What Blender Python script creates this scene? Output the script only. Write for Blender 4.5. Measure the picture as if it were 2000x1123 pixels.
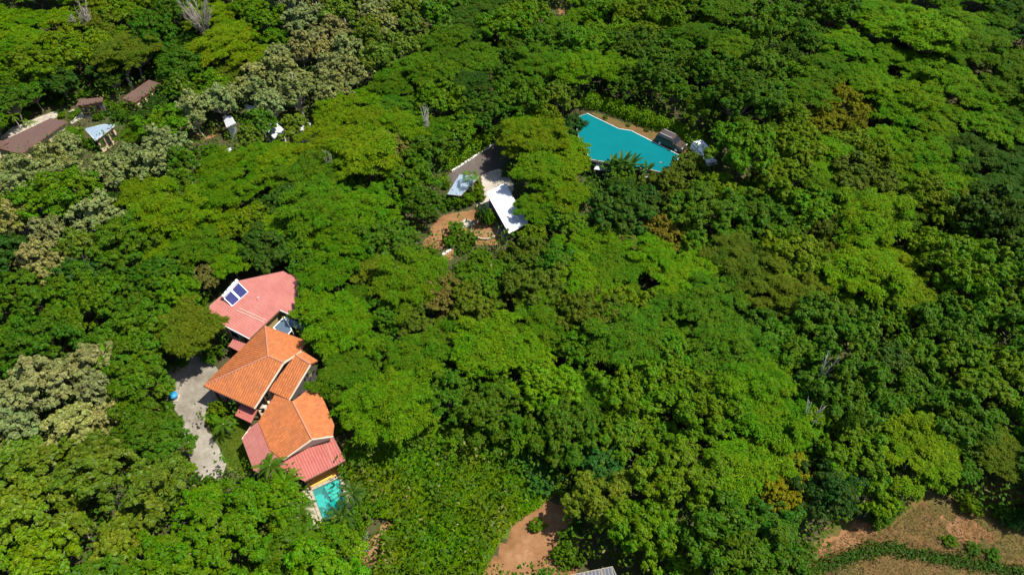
import bpy, bmesh, math, random
import numpy as np
from mathutils import Vector, Matrix

for o in list(bpy.data.objects): bpy.data.objects.remove(o)
SC = bpy.context.scene
COL = SC.collection
rng = np.random.default_rng(7)
random.seed(7)

# ------------------------------------------------------------------ camera, sky, sun, exposure
CAMH, PITCH, LENS = 70.0, math.radians(49), 24.0
cam = bpy.data.cameras.new('camera'); cam.lens = LENS; cam.sensor_width = 36; cam.clip_end = 6000; cam.clip_start = 0.5
co = bpy.data.objects.new('camera', cam); COL.objects.link(co)
co.location = (0, 0, CAMH); co.rotation_euler = (math.pi/2 - PITCH, 0, 0)
SC.camera = co
SUN_DIR = Vector((0.46, 0.0, 0.89)).normalized()          # towards the sun
W = bpy.data.worlds.new('World'); SC.world = W; W.use_nodes = True
nt = W.node_tree; nt.nodes.clear()
sky = nt.nodes.new('ShaderNodeTexSky'); sky.sky_type = 'NISHITA'; sky.sun_disc = False
sky.sun_elevation = math.asin(SUN_DIR.z); sky.sun_rotation = math.atan2(SUN_DIR.x, SUN_DIR.y)
bg = nt.nodes.new('ShaderNodeBackground'); bg.inputs[1].default_value = 0.11
ow = nt.nodes.new('ShaderNodeOutputWorld')
nt.links.new(sky.outputs[0], bg.inputs[0]); nt.links.new(bg.outputs[0], ow.inputs[0])
sl = bpy.data.lights.new('sun', 'SUN'); sl.energy = 4.6; sl.angle = math.radians(0.5); sl.color = (1.0, 0.95, 0.86)
so = bpy.data.objects.new('sun', sl); COL.objects.link(so)
so.rotation_euler = SUN_DIR.to_track_quat('Z', 'Y').to_euler(); so.location = (40, 30, 120)
vs = SC.view_settings; vs.view_transform = 'Standard'; vs.look = 'None'; vs.exposure = 0.97; vs.gamma = 1.0; vs.use_curve_mapping = False
SC.render.engine = 'CYCLES'
SC.cycles.max_bounces = 6; SC.cycles.diffuse_bounces = 3; SC.cycles.glossy_bounces = 3
SC.cycles.transmission_bounces = 5; SC.cycles.transparent_max_bounces = 6

# ------------------------------------------------------------------ pixel <-> place
F = 2000*LENS/36
FWD = np.array([0, math.cos(PITCH), -math.sin(PITCH)]); UPV = np.array([0, math.sin(PITCH), math.cos(PITCH)]); RGT = np.array([1.0, 0, 0])
CAM = np.array([0, 0, CAMH])
def ray(px, py): return FWD + RGT*((px-1000)/F) + UPV*((561.5-py)/F)
def P(px, py, z=0.0):
    d = ray(px, py); return CAM + d*((z-CAMH)/d[2])
_cp, _sp = math.cos(PITCH), math.sin(PITCH)
def proj(p):
    x, y, z = p[0], p[1], p[2]-CAMH; zc = y*_cp-z*_sp
    return 1000+F*x/zc, 561.5-F*(y*_sp+z*_cp)/zc, zc
class Plane:
    def __init__(s, p0, n): s.p0 = np.array(p0, float); n = np.array(n, float); s.n = n/np.linalg.norm(n)*(1 if n[2] > 0 else -1)
    def hit(s, px, py):
        d = ray(px, py); return CAM + d*(((s.p0-CAM)@s.n)/(d@s.n))
    def z(s, x, y): return s.p0[2] - ((x-s.p0[0])*s.n[0]+(y-s.p0[1])*s.n[1])/s.n[2]
    def at(s, p): return np.array([p[0], p[1], s.z(p[0], p[1])])
def plane3(a, b, c): return Plane(a, np.cross(np.subtract(b, a), np.subtract(c, a)))
def slope(a, b, toward, tan):
    """plane through the level line a-b, rising horizontally toward the given point"""
    a = np.array(a, float); b = np.array(b, float); e = b-a; d = np.array([-e[1], e[0], 0])
    d = d/np.linalg.norm(d)
    if (np.array(toward)-a)[:2] @ d[:2] < 0: d = -d
    return Plane(a, np.cross(e, d+np.array([0, 0, tan])))
def in_poly(poly, x, y):
    c = False; n = len(poly); j = n-1
    for i in range(n):
        xi, yi = poly[i][0], poly[i][1]; xj, yj = poly[j][0], poly[j][1]
        if (yi > y) != (yj > y) and x < (xj-xi)*(y-yi)/(yj-yi)+xi: c = not c
        j = i
    return c

def in_poly_v(poly, X, Y):
    c = np.zeros(X.shape, bool); n = len(poly); j = n-1
    for i in range(n):
        xi, yi = poly[i][0], poly[i][1]; xj, yj = poly[j][0], poly[j][1]
        if yi != yj: c ^= ((yi > Y) != (yj > Y)) & (X < (xj-xi)*(Y-yi)/(yj-yi)+xi)
        j = i
    return c
# ------------------------------------------------------------------ terrain
TA, TD = P(1147, 222, 3), P(1329, 305, 3)                  # uphill edge of the teal roof
_t = (TD-TA)[:2]; TL = np.linalg.norm(_t); _t = _t/TL; _nn = np.array([-_t[1], _t[0]])
def sst(x): x = np.clip(x, 0, 1); return x*x*(3-2*x)
_hills = [(P(600, 70), 5.0, 13.0), (P(1850, 60), 5.0, 24.0), (P(60, 10), 5.0, 14.0)]
def terrain(x, y):
    x = np.asarray(x, float); y = np.asarray(y, float)
    dx = x-TA[0]; dy = y-TA[1]
    d = dx*_nn[0]+dy*_nn[1]; s = dx*_t[0]+dy*_t[1]
    z = 3*sst((d+2.6)/2.0)*sst((s+16)/12)*sst((TL+22-s)/14)*sst((70-d)/40)
    for c, a, sg in _hills: z = z + a*np.exp(-((x-c[0])**2+(y-c[1])**2)/(2*sg*sg))
    return z
def _ss(x): x = 0.0 if x < 0 else (1.0 if x > 1 else x); return x*x*(3-2*x)
_H = [(float(c[0]), float(c[1]), A_, 1/(2*s_*s_)) for c, A_, s_ in _hills]; _ta = (float(TA[0]), float(TA[1])); _tx, _ty, _tl = float(_t[0]), float(_t[1]), float(TL)
def TZ(x, y):
    x = float(x); y = float(y); dx = x-_ta[0]; dy = y-_ta[1]; d = -dx*_ty+dy*_tx; s = dx*_tx+dy*_ty
    z = 3*_ss((d+2.6)/2.0)*_ss((s+16)/12)*_ss((_tl+22-s)/14)*_ss((70-d)/40)
    for cx, cy, A_, k in _H: z += A_*math.exp(-((x-cx)**2+(y-cy)**2)*k)
    return z
def G(px, py):
    z = 0
    for _ in range(6): p = P(px, py, z); z = TZ(p[0], p[1])
    return np.array([p[0], p[1], z])

# ------------------------------------------------------------------ materials
def newmat(name):
    m = bpy.data.materials.new(name); m.use_nodes = True; t = m.node_tree; t.nodes.clear()
    out = t.nodes.new('ShaderNodeOutputMaterial'); return m, t, out
def N(t, typ, **kw):
    n = t.nodes.new(typ)
    for k, v in kw.items(): setattr(n, k, v)
    return n
def ramp(t, fac, stops):
    r = N(t, 'ShaderNodeValToRGB'); cr = r.color_ramp
    while len(cr.elements) > 1: cr.elements.remove(cr.elements[-1])
    cr.elements[0].position = stops[0][0]; cr.elements[0].color = (*stops[0][1], 1)
    for p, c in stops[1:]:
        e = cr.elements.new(p); e.color = (*c, 1)
    t.links.new(fac, r.inputs[0]); return r.outputs[0]
def noise(t, vec, scale, detail=4, rough=0.55):
    n = N(t, 'ShaderNodeTexNoise'); n.inputs['Scale'].default_value = scale; n.inputs['Detail'].default_value = detail; n.inputs['Roughness'].default_value = rough
    if vec is not None: t.links.new(vec, n.inputs['Vector'])
    return n.outputs[0]
def mixc(t, fac, a, b, mode='MIX'):
    n = N(t, 'ShaderNodeMix', data_type='RGBA', blend_type=mode)
    for i, v in ((0, fac), (6, a), (7, b)):
        if isinstance(v, (int, float)): n.inputs[i].default_value = v
        elif isinstance(v, tuple): n.inputs[i].default_value = (*v, 1)
        else: t.links.new(v, n.inputs[i])
    return n.outputs[2]
def math_(t, op, a, b=0.0, c=None):
    n = N(t, 'ShaderNodeMath', operation=op)
    for i, v in enumerate((a, b) if c is None else (a, b, c)):
        if isinstance(v, (int, float)): n.inputs[i].default_value = v
        else: t.links.new(v, n.inputs[i])
    return n.outputs[0]
def geo(t): return N(t, 'ShaderNodeNewGeometry').outputs['Position']
def principled(t, out, col, rough=0.7, spec=0.3, metal=0.0, bump=None, bstr=0.3, bdist=0.05):
    b = N(t, 'ShaderNodeBsdfPrincipled')
    if isinstance(col, tuple): b.inputs['Base Color'].default_value = (*col, 1)
    else: t.links.new(col, b.inputs['Base Color'])
    b.inputs['Roughness'].default_value = rough; b.inputs['Specular IOR Level'].default_value = spec; b.inputs['Metallic'].default_value = metal
    if bump is not None:
        bn = N(t, 'ShaderNodeBump'); bn.inputs['Strength'].default_value = bstr; bn.inputs['Distance'].default_value = bdist
        t.links.new(bump, bn.inputs['Height']); t.links.new(bn.outputs[0], b.inputs['Normal'])
    t.links.new(b.outputs[0], out.inputs[0]); return b
def ground_mat(name, stops, scale=0.6, fine=9.0, bstr=0.6, bdist=0.08, rough=0.95):
    m, t, out = newmat(name); p = geo(t)
    a = noise(t, p, scale*.45, 5, 0.6); b = noise(t, p, scale*2.4, 6, 0.7); c = noise(t, p, fine, 4, 0.7)
    f = math_(t, 'ADD', math_(t, 'ADD', math_(t, 'MULTIPLY', a, 0.55), math_(t, 'MULTIPLY', b, 0.3)), math_(t, 'MULTIPLY', c, 0.15))
    f = math_(t, 'MULTIPLY_ADD', math_(t, 'SUBTRACT', f, 0.5), 1.45, 0.5)
    h = math_(t, 'ADD', math_(t, 'MULTIPLY', b, 0.7), math_(t, 'MULTIPLY', c, 0.3))
    principled(t, out, ramp(t, f, stops), rough, 0.1, bump=h, bstr=bstr, bdist=bdist); return m
def plain(name, col, rough=0.6, spec=0.3, metal=0.0, var=0.25, scale=3.0):
    m, t, out = newmat(name); p = geo(t); n = noise(t, p, scale, 5, 0.6)
    c = mixc(t, n, tuple(v*(1-var) for v in col), tuple(min(1, v*(1+var)) for v in col))
    principled(t, out, c, rough, spec, metal, bump=n, bstr=0.08, bdist=0.02); return m
def tile_mat(name, c1, c2, c3, rib, row, rough=0.75, stain=0.5):
    m, t, out = newmat(name)
    at = N(t, 'ShaderNodeAttribute', attribute_name='uvm'); sx = N(t, 'ShaderNodeSeparateXYZ'); t.links.new(at.outputs['Vector'], sx.inputs[0])
    iu = math_(t, 'FLOOR', math_(t, 'DIVIDE', sx.outputs[0], rib)); vv = math_(t, 'DIVIDE', sx.outputs[1], row); iv = math_(t, 'FLOOR', vv)
    cx = N(t, 'ShaderNodeCombineXYZ'); t.links.new(iu, cx.inputs[0]); t.links.new(iv, cx.inputs[1])
    wn = N(t, 'ShaderNodeTexWhiteNoise', noise_dimensions='3D'); t.links.new(cx.outputs[0], wn.inputs['Vector'])
    big = noise(t, geo(t), 0.55, 5, 0.6); fine = noise(t, geo(t), 6.0, 4, 0.6)
    c = mixc(t, wn.outputs[0], c1, c2)
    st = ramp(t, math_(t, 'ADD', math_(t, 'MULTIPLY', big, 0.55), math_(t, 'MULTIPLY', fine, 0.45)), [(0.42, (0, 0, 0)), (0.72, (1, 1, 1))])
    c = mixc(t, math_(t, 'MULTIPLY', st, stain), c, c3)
    fr = math_(t, 'FRACT', vv)
    hgt = math_(t, 'ADD', math_(t, 'MULTIPLY', fr, 0.8), math_(t, 'MULTIPLY', wn.outputs[0], 0.3))
    principled(t, out, c, rough, 0.25, bump=hgt, bstr=0.7, bdist=0.03); return m
M = {}
M['soil'] = ground_mat('forest_floor', [(0.3, (0.030, 0.032, 0.012)), (0.5, (0.055, 0.050, 0.022)), (0.65, (0.045, 0.062, 0.016)), (0.8, (0.10, 0.075, 0.04))], 0.35, 6.0)
M['dirt'] = ground_mat('bare_dirt', [(0.28, (0.098, 0.052, 0.021)), (0.43, (0.165, 0.082, 0.034)), (0.56, (0.205, 0.106, 0.048)), (0.72, (0.26, 0.150, 0.080))], 0.7, 7.0, 0.7, 0.12)
M['dry'] = ground_mat('dry_field', [(0.26, (0.045, 0.052, 0.010)), (0.38, (0.088, 0.055, 0.018)), (0.47, (0.125, 0.072, 0.028)), (0.54, (0.068, 0.062, 0.014)), (0.62, (0.135, 0.088, 0.044)), (0.74, (0.165, 0.105, 0.055))], 0.16, 3.4, 0.5, 0.08)
M['concrete'] = ground_mat('old_concrete', [(0.30, (0.10, 0.088, 0.066)), (0.44, (0.17, 0.150, 0.118)), (0.56, (0.225, 0.20, 0.16)), (0.70, (0.30, 0.27, 0.22))], 0.45, 3.5, 0.25, 0.02)
M['pale'] = ground_mat('pale_gravel', [(0.3, (0.20, 0.17, 0.13)), (0.5, (0.32, 0.285, 0.23)), (0.7, (0.42, 0.38, 0.32))], 1.2, 16.0)
M['asphalt'] = ground_mat('asphalt', [(0.3, (0.055, 0.046, 0.040)), (0.6, (0.10, 0.082, 0.072)), (0.75, (0.13, 0.11, 0.09))], 0.5, 14.0, 0.3, 0.02)
M['lawn'] = ground_mat('lawn', [(0.3, (0.035, 0.06, 0.008)), (0.5, (0.065, 0.10, 0.012)), (0.65, (0.12, 0.12, 0.02)), (0.75, (0.20, 0.14, 0.05))], 0.5, 10.0)
M['meadow'] = ground_mat('meadow', [(0.3, (0.03, 0.06, 0.006)), (0.5, (0.06, 0.10, 0.012)), (0.7, (0.10, 0.11, 0.02))], 0.4, 8.0)
M['orange'] = tile_mat('orange_clay_tile', (0.31, 0.092, 0.024), (0.40, 0.128, 0.038), (0.19, 0.075, 0.035), 0.30, 0.42, stain=0.7)
M['pink'] = tile_mat('pink_metal_tile', (0.275, 0.090, 0.072), (0.31, 0.105, 0.085), (0.36, 0.155, 0.125), 0.30, 0.9, 0.6, 0.7)
M['redtile'] = tile_mat('red_metal_tile', (0.265, 0.070, 0.055), (0.30, 0.084, 0.066), (0.33, 0.118, 0.095), 0.30, 0.55, 0.6, 0.7)
M['brownroof'] = tile_mat('brown_roof', (0.082, 0.046, 0.036), (0.094, 0.054, 0.042), (0.115, 0.07, 0.055), 0.40, 2.0, 0.6, 0.4)
M['greyroof'] = tile_mat('grey_metal_roof', (0.17, 0.23, 0.28), (0.20, 0.26, 0.31), (0.24, 0.28, 0.31), 0.35, 3.0, 0.45, 0.4)
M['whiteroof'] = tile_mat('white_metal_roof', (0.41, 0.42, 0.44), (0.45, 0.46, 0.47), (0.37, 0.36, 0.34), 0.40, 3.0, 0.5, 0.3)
M['darkroof'] = tile_mat('dark_panel_roof', (0.045, 0.05, 0.06), (0.06, 0.065, 0.075), (0.10, 0.10, 0.10), 0.35, 3.0, 0.4, 0.3)
M['teal'] = plain('teal_coating', (0.0, 0.110, 0.120), 0.75, 0.06, var=0.16, scale=0.35)
M['white'] = plain('white_paint', (0.72, 0.70, 0.66), 0.6, var=0.08)
M['cream'] = plain('cream_plaster', (0.58, 0.46, 0.30), 0.85, var=0.12)
M['tanwall'] = plain('tan_plaster', (0.34, 0.25, 0.10), 0.85, var=0.15)
M['ochre'] = plain('ochre_timber', (0.62, 0.32, 0.06), 0.7, var=0.25, scale=2.0)
M['wood'] = plain('dark_timber', (0.12, 0.055, 0.025), 0.75, var=0.35, scale=5)
M['trim'] = plain('fascia_timber', (0.16, 0.075, 0.05), 0.7, var=0.3, scale=4)
M['paletrim'] = plain('pale_flashing', (0.62, 0.50, 0.38), 0.6, var=0.12)
M['ridge'] = plain('ridge_mortar', (0.36, 0.15, 0.085), 0.8, var=0.3, scale=4)
M['stone'] = plain('pale_stone', (0.30, 0.255, 0.19), 0.85, var=0.25, scale=4)
M['darkwall'] = plain('dark_grey_wall', (0.085, 0.075, 0.072), 0.8, var=0.2)
M['glass'] = plain('dark_glass', (0.015, 0.02, 0.028), 0.12, 0.5, var=0.1)
M['blueglass'] = plain('blue_collector_glass', (0.012, 0.014, 0.085), 0.55, 0.12, var=0.4, scale=2)
M['skyglass'] = plain('grey_blue_panel', (0.07, 0.10, 0.13), 0.25, 0.5, var=0.15)
M['alu'] = plain('aluminium', (0.68, 0.68, 0.68), 0.35, 0.5, 0.3, var=0.08)
M['bluepl'] = plain('blue_plastic', (0.03, 0.22, 0.42), 0.4, var=0.12)
M['carbody'] = plain('bronze_car_paint', (0.085, 0.06, 0.045), 0.25, 0.6, 0.35, var=0.06)
M['carwhite'] = plain('white_car_paint', (0.75, 0.75, 0.74), 0.3, 0.5, var=0.04)
M['tyre'] = plain('tyre_rubber', (0.02, 0.02, 0.02), 0.85, var=0.1)
M['poolwall'] = plain('pool_plaster', (0.03, 0.25, 0.235), 0.6, var=0.35, scale=1.5)
M['poolstep'] = plain('pool_step_plaster', (0.10, 0.29, 0.235), 0.6, var=0.15, scale=1.5)
M['bark'] = plain('bark', (0.20, 0.165, 0.12), 0.9, var=0.35, scale=3)
M['palebark'] = plain('pale_bark', (0.40, 0.36, 0.30), 0.9, var=0.25, scale=3)
M['greybranch'] = plain('dry_branches', (0.28, 0.23, 0.19), 0.9, var=0.3, scale=3)
M['net'] = plain('dark_netting', (0.07, 0.05, 0.03), 0.9, var=0.3)
def water_mat():
    m, t, out = newmat('pool_water'); b = N(t, 'ShaderNodeBsdfPrincipled')
    b.inputs['Base Color'].default_value = (0.25, 0.85, 0.82, 1); b.inputs['Roughness'].default_value = 0.05; b.inputs['IOR'].default_value = 1.2
    b.inputs['Transmission Weight'].default_value = 0.0; b.inputs['Specular IOR Level'].default_value = 0.5
    tr = N(t, 'ShaderNodeBsdfTransparent'); tr.inputs[0].default_value = (0.30, 0.93, 0.88, 1)
    bn = N(t, 'ShaderNodeBump'); bn.inputs['Strength'].default_value = 0.4; bn.inputs['Distance'].default_value = 0.05
    t.links.new(noise(t, geo(t), 4.0, 3), bn.inputs['Height']); t.links.new(bn.outputs[0], b.inputs['Normal'])
    mx = N(t, 'ShaderNodeMixShader'); mx.inputs[0].default_value = 0.12
    t.links.new(tr.outputs[0], mx.inputs[1]); t.links.new(b.outputs[0], mx.inputs[2]); t.links.new(mx.outputs[0], out.inputs[0]); return m
M['water'] = water_mat()
def leaf_mat(name, rough=0.5, spec=0.3, transl=0.3, dry=(0.40, 0.30, 0.14)):
    """base colour = the tree's own object colour, varied leaf by leaf and bough by bough"""
    m, t, out = newmat(name)
    oi = N(t, 'ShaderNodeObjectInfo'); a = N(t, 'ShaderNodeAttribute', attribute_name='lf'); s = N(t, 'ShaderNodeSeparateXYZ'); t.links.new(a.outputs['Vector'], s.inputs[0])
    hs = N(t, 'ShaderNodeHueSaturation'); t.links.new(oi.outputs['Color'], hs.inputs['Color'])
    t.links.new(math_(t, 'ADD', math_(t, 'MULTIPLY', s.outputs[1], 0.055), 0.4725), hs.inputs['Hue'])
    t.links.new(math_(t, 'ADD', math_(t, 'MULTIPLY', s.outputs[0], 0.75), 0.62), hs.inputs['Value'])
    hs.inputs['Saturation'].default_value = 1.06
    c = mixc(t, s.outputs[2], hs.outputs[0], dry)
    b = N(t, 'ShaderNodeBsdfPrincipled'); t.links.new(c, b.inputs['Base Color']); b.inputs['Roughness'].default_value = rough; b.inputs['Specular IOR Level'].default_value = spec
    tl = N(t, 'ShaderNodeBsdfTranslucent'); t.links.new(mixc(t, 1.0, c, (1.25, 1.2, 0.6), 'MULTIPLY'), tl.inputs[0])
    mx = N(t, 'ShaderNodeMixShader'); mx.inputs[0].default_value = transl
    t.links.new(b.outputs[0], mx.inputs[1]); t.links.new(tl.outputs[0], mx.inputs[2]); t.links.new(mx.outputs[0], out.inputs[0]); return m
M['leaf'] = leaf_mat('leaf', 0.55, 0.10, 0.32); M['glossleaf'] = leaf_mat('glossy_leaf', 0.48, 0.14, 0.27, (0.27, 0.235, 0.105))
M['matleaf'] = leaf_mat('feathery_leaf', 0.7, 0.08, 0.34)

# ------------------------------------------------------------------ object helpers
def link(o, parent=None):
    COL.objects.link(o)
    if parent is not None: o.parent = parent
    return o
def tag(o, label=None, cat=None, group=None, kind=None):
    for k, v in (('label', label), ('category', cat), ('group', group), ('kind', kind)):
        if v: o[k] = v
    return o
def empty(name, loc, label, cat, group=None, rz=0.0, s=1.0):
    o = bpy.data.objects.new(name, None); o.location = tuple(float(v) for v in loc); o.rotation_euler = (0, 0, rz); o.scale = (s, s, s)
    o.empty_display_size = 0.3; link(o); return tag(o, label, cat, group)
def me_new(name, v, f, mat, uvm=None):
    me = bpy.data.meshes.new(name); me.from_pydata([tuple(map(float, p)) for p in v], [], [tuple(map(int, q)) for q in f])
    if mat is not None: me.materials.append(M[mat])
    if uvm is not None:
        a = me.attributes.new('uvm', 'FLOAT_VECTOR', 'POINT'); a.data.foreach_set('vector', np.asarray(uvm, np.float32).ravel())
    me.update(); return me
def ob(name, v, f, mat, parent=None, origin=None, uvm=None):
    """one mesh object; vertices given in world space, stored relative to the parent / origin"""
    base = np.zeros(3)
    if parent is not None: base = np.array(parent.location)
    v = np.asarray(v, float)-base
    off = np.zeros(3)
    if origin is not None: off = np.asarray(origin, float)-base; v = v-off
    o = bpy.data.objects.new(name, me_new(name, v, f, mat, uvm)); o.location = tuple(off); return link(o, parent)
class MB:
    def __init__(s): s.v = []; s.f = []
    def add(s, v, f):
        k = len(s.v); s.v += [np.asarray(p, float) for p in v]; s.f += [tuple(i+k for i in q) for q in f]; return s
    def prism(s, poly, z0, z1):
        """poly: list of xy; z0/z1 number or function"""
        n = len(poly); A = sum(poly[i][0]*poly[(i+1) % n][1]-poly[(i+1) % n][0]*poly[i][1] for i in range(n))
        if A < 0: poly = poly[::-1]
        zz = lambda z, p: z(p[0], p[1]) if callable(z) else z
        v = [(p[0], p[1], zz(z0, p)) for p in poly]+[(p[0], p[1], zz(z1, p)) for p in poly]
        return s.add(v, [tuple(range(n))[::-1], tuple(range(n, 2*n))]+[(i, (i+1) % n, n+(i+1) % n, n+i) for i in range(n)])
    def box(s, c, ex, ey, ez):
        """box from centre and three half-extent vectors"""
        c, ex, ey, ez = (np.asarray(q, float) for q in (c, ex, ey, ez))
        v = [c+a*ex+b*ey+d*ez for d in (-1, 1) for a, b in ((-1, -1), (1, -1), (1, 1), (-1, 1))]
        return s.add(v, [(3, 2, 1, 0), (4, 5, 6, 7), (0, 1, 5, 4), (1, 2, 6, 5), (2, 3, 7, 6), (3, 0, 4, 7)])
    def beam(s, a, b, w, h, up=(0, 0, 1)):
        a, b = np.asarray(a, float), np.asarray(b, float); e = b-a; up = np.asarray(up, float)
        sd = np.cross(e, up); sd = sd/(np.linalg.norm(sd)+1e-9); u2 = np.cross(sd, e); u2 = u2/(np.linalg.norm(u2)+1e-9)
        return s.box((a+b)/2, e/2, sd*w/2, u2*h/2)
    def tube(s, pts, rad, n=6):
        pts = [np.asarray(p, float) for p in pts]; k = len(s.v)
        for i, p in enumerate(pts):
            d = pts[min(i+1, len(pts)-1)]-pts[max(i-1, 0)]; d = d/(np.linalg.norm(d)+1e-9)
            x = np.cross(d, (0.31, 0.95, 0.12)); x = x/(np.linalg.norm(x)+1e-9); y = np.cross(d, x)
            for j in range(n):
                a = 2*math.pi*j/n; s.v.append(p+(x*math.cos(a)+y*math.sin(a))*rad[i])
        for i in range(len(pts)-1):
            for j in range(n): s.f.append((k+i*n+j, k+i*n+(j+1) % n, k+(i+1)*n+(j+1) % n, k+(i+1)*n+j))
        s.f.append(tuple(k+j for j in range(n))[::-1]); s.f.append(tuple(k+(len(pts)-1)*n+j for j in range(n))); return s
    def build(s, name, mat, parent=None, origin=None): return ob(name, s.v, s.f, mat, parent, origin)
def smooth(o):
    o.data.polygons.foreach_set('use_smooth', np.ones(len(o.data.polygons), bool)); return o
def ragged(poly, step=0.6, amp=0.25, seed=1, smoothn=0):
    r = np.random.default_rng(seed); out = []
    for i in range(len(poly)):
        a = np.asarray(poly[i][:2], float); b = np.asarray(poly[(i+1) % len(poly)][:2], float); n = max(1, int(np.linalg.norm(b-a)/step))
        for k in range(n): out.append(a+(b-a)*k/n)
    out = np.array(out)
    for _ in range(smoothn): out = 0.25*np.roll(out, 1, 0)+0.5*out+0.25*np.roll(out, -1, 0)
    return out+r.normal(0, amp, out.shape)
def sheet(name, poly_px, mat, dz, amp=0.2, z=None, seed=1, step=0.6, smoothn=2, kind='structure'):
    pts = [G(*p) if z is None else P(*p, z) for p in poly_px]
    q = ragged(pts, step, amp, seed, smoothn)
    v = [(p[0], p[1], (TZ(p[0], p[1]) if z is None else z)+dz) for p in q]
    A = sum(v[i][0]*v[(i+1) % len(v)][1]-v[(i+1) % len(v)][0]*v[i][1] for i in range(len(v)))
    if A < 0: v = v[::-1]
    o = ob(name, v, [tuple(range(len(v)))], mat); return tag(o, kind=kind)

# ------------------------------------------------------------------ ground
def axis(lo, hi, step, far):
    a = list(np.arange(lo, hi+1e-6, step)); s = step; x = lo; L = []; 
    while x > -far: s *= 1.35; x -= s; L.append(x)
    s = step; x = hi; R_ = []
    while x < far: s *= 1.35; x += s; R_.append(x)
    return np.array(L[::-1]+a+R_)
ax = axis(-140, 140, 2.0, 2500); ay = axis(-10, 170, 2.0, 2500)
gx, gy = np.meshgrid(ax, ay); gz = terrain(gx, gy)
nx, ny = len(ax), len(ay); idx = np.arange(nx*ny).reshape(ny, nx)
quads = np.stack([idx[:-1, :-1], idx[:-1, 1:], idx[1:, 1:], idx[1:, :-1]], -1).reshape(-1, 4)
POOL_C = [P(610, 957, .15), P(662.5, 932.5, .15), P(676, 984, .15), P(634, 1026, .15)]
pc = np.mean(POOL_C, 0)
cx_ = gx.ravel()[quads].mean(1); cy_ = gy.ravel()[quads].mean(1)
def seg_in(poly, x, y, m):
    return in_poly(poly, x, y) or min(np.hypot(x-p[0], y-p[1]) for p in poly) < m
# open a hole under the pool; the hole is closed again by the paving round the pool
keep = np.array([not (abs(x-pc[0]) < 9 and abs(y-pc[1]) < 9 and seg_in(POOL_C, x, y, 1.7)) for x, y in zip(cx_, cy_)])
go = ob('ground', np.stack([gx.ravel(), gy.ravel(), gz.ravel()], 1), quads[keep], 'soil'); tag(go, kind='structure'); smooth(go)
PAV = [P(585, 968, 0), P(600, 948, 0), P(664, 914, 0), P(705, 960, 0), P(700, 1010, 0), P(650, 1055, 0), P(615, 1050, 0)]
def ring_sheet(outer, inner, z, name, mat):
    """paving with a hole: bridge polygon"""
    bm = bmesh.new(); vo = [bm.verts.new((p[0], p[1], z)) for p in outer]; vi = [bm.verts.new((p[0], p[1], z)) for p in inner]
    es = [bm.edges.new((vo[i], vo[(i+1) % len(vo)])) for i in range(len(vo))]+[bm.edges.new((vi[i], vi[(i+1) % len(vi)])) for i in range(len(vi))]
    bmesh.ops.triangle_fill(bm, edges=es, use_beauty=True)
    for f in bm.faces:
        if f.normal.z < 0: f.normal_flip()
    me = bpy.data.meshes.new(name); bm.to_mesh(me); bm.free(); me.materials.append(M[mat])
    return link(bpy.data.objects.new(name, me))
hole = [pc+(p-pc)*1.03 for p in POOL_C]
_pavbig = [pc[:2]+(np.array([math.cos(a), math.sin(a)])*6.5) for a in np.linspace(0, 2*math.pi, 18, endpoint=False)]
tag(ring_sheet(_pavbig, hole, 0.05, 'pool_surround', 'soil'), kind='structure')
_pav = [p for p in PAV]
tag(ring_sheet(_pav, hole, 0.062, 'pool_paving', 'stone'), kind='structure')

DRIVE = [(318, 735), (345, 700), (380, 690), (425, 720), (455, 760), (450, 785), (404, 790), (398, 830), (415, 850), (442, 905), (430, 940), (400, 950), (378, 925), (366, 870), (355, 815), (325, 790)]
sheet('driveway', DRIVE, 'concrete', 0.012, 0.10, seed=3)
sheet('garden_lawn', [(408, 790), (470, 800), (492, 835), (478, 862), (500, 925), (470, 935), (445, 915), (418, 850), (400, 820)], 'lawn', 0.02, 0.12, seed=4)
DIRT1 = [(925, 1140), (950, 1105), (972, 1080), (990, 1055), (992, 1035), (1028, 1008), (1066, 972), (1115, 985), (1135, 1010), (1125, 1060), (1130, 1110), (1120, 1145)]
sheet('dirt_clearing', DIRT1, 'dirt', 0.012, 0.25, seed=5)
sheet('garden_dirt_path', [(686, 1100), (694, 1052), (722, 1035), (768, 1016), (776, 1024), (742, 1048), (735, 1075), (742, 1110)], 'dirt', 0.014, 0.12, seed=6)
sheet('bare_soil_patch', [(1588, 1112), (1598, 1062), (1640, 1040), (1672, 1012), (1712, 1038), (1704, 1062), (1680, 1074), (1640, 1090)], 'dirt', 0.018, 0.25, seed=22)
sheet('reddish_soil_patch', [(1830, 1000), (1880, 1008), (1930, 1030), (1960, 1060), (1900, 1068), (1850, 1045)], 'dirt', 0.017, 0.35, seed=23)
FIELD = [(1580, 1130), (1588, 1050), (1640, 1015), (1672, 1005), (1712, 1030), (1758, 995), (1790, 960), (1860, 955), (1930, 940), (2080, 980), (2140, 1180), (1580, 1200)]
sheet('dry_grass_field', FIELD, 'dry', 0.012, 0.3, seed=7)
MEADOW = [(680, 900), (700, 850), (760, 835), (850, 825), (940, 845), (1010, 865), (1070, 900), (1085, 950), (1060, 985), (1020, 1012), (985, 1040), (960, 1090), (930, 1150), (700, 1160), (742, 1100), (750, 1050), (780, 1020), (700, 1005)]
sheet('meadow', MEADOW, 'meadow', 0.008, 0.4, seed=8, smoothn=4)
sheet('access_road', [(862, 352), (882, 337), (906, 322), (940, 300), (975, 276), (1010, 268), (1015, 300), (985, 325), (962, 332), (938, 346), (910, 352), (885, 368)], 'asphalt', 0.010, 0.05, seed=9)
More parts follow.
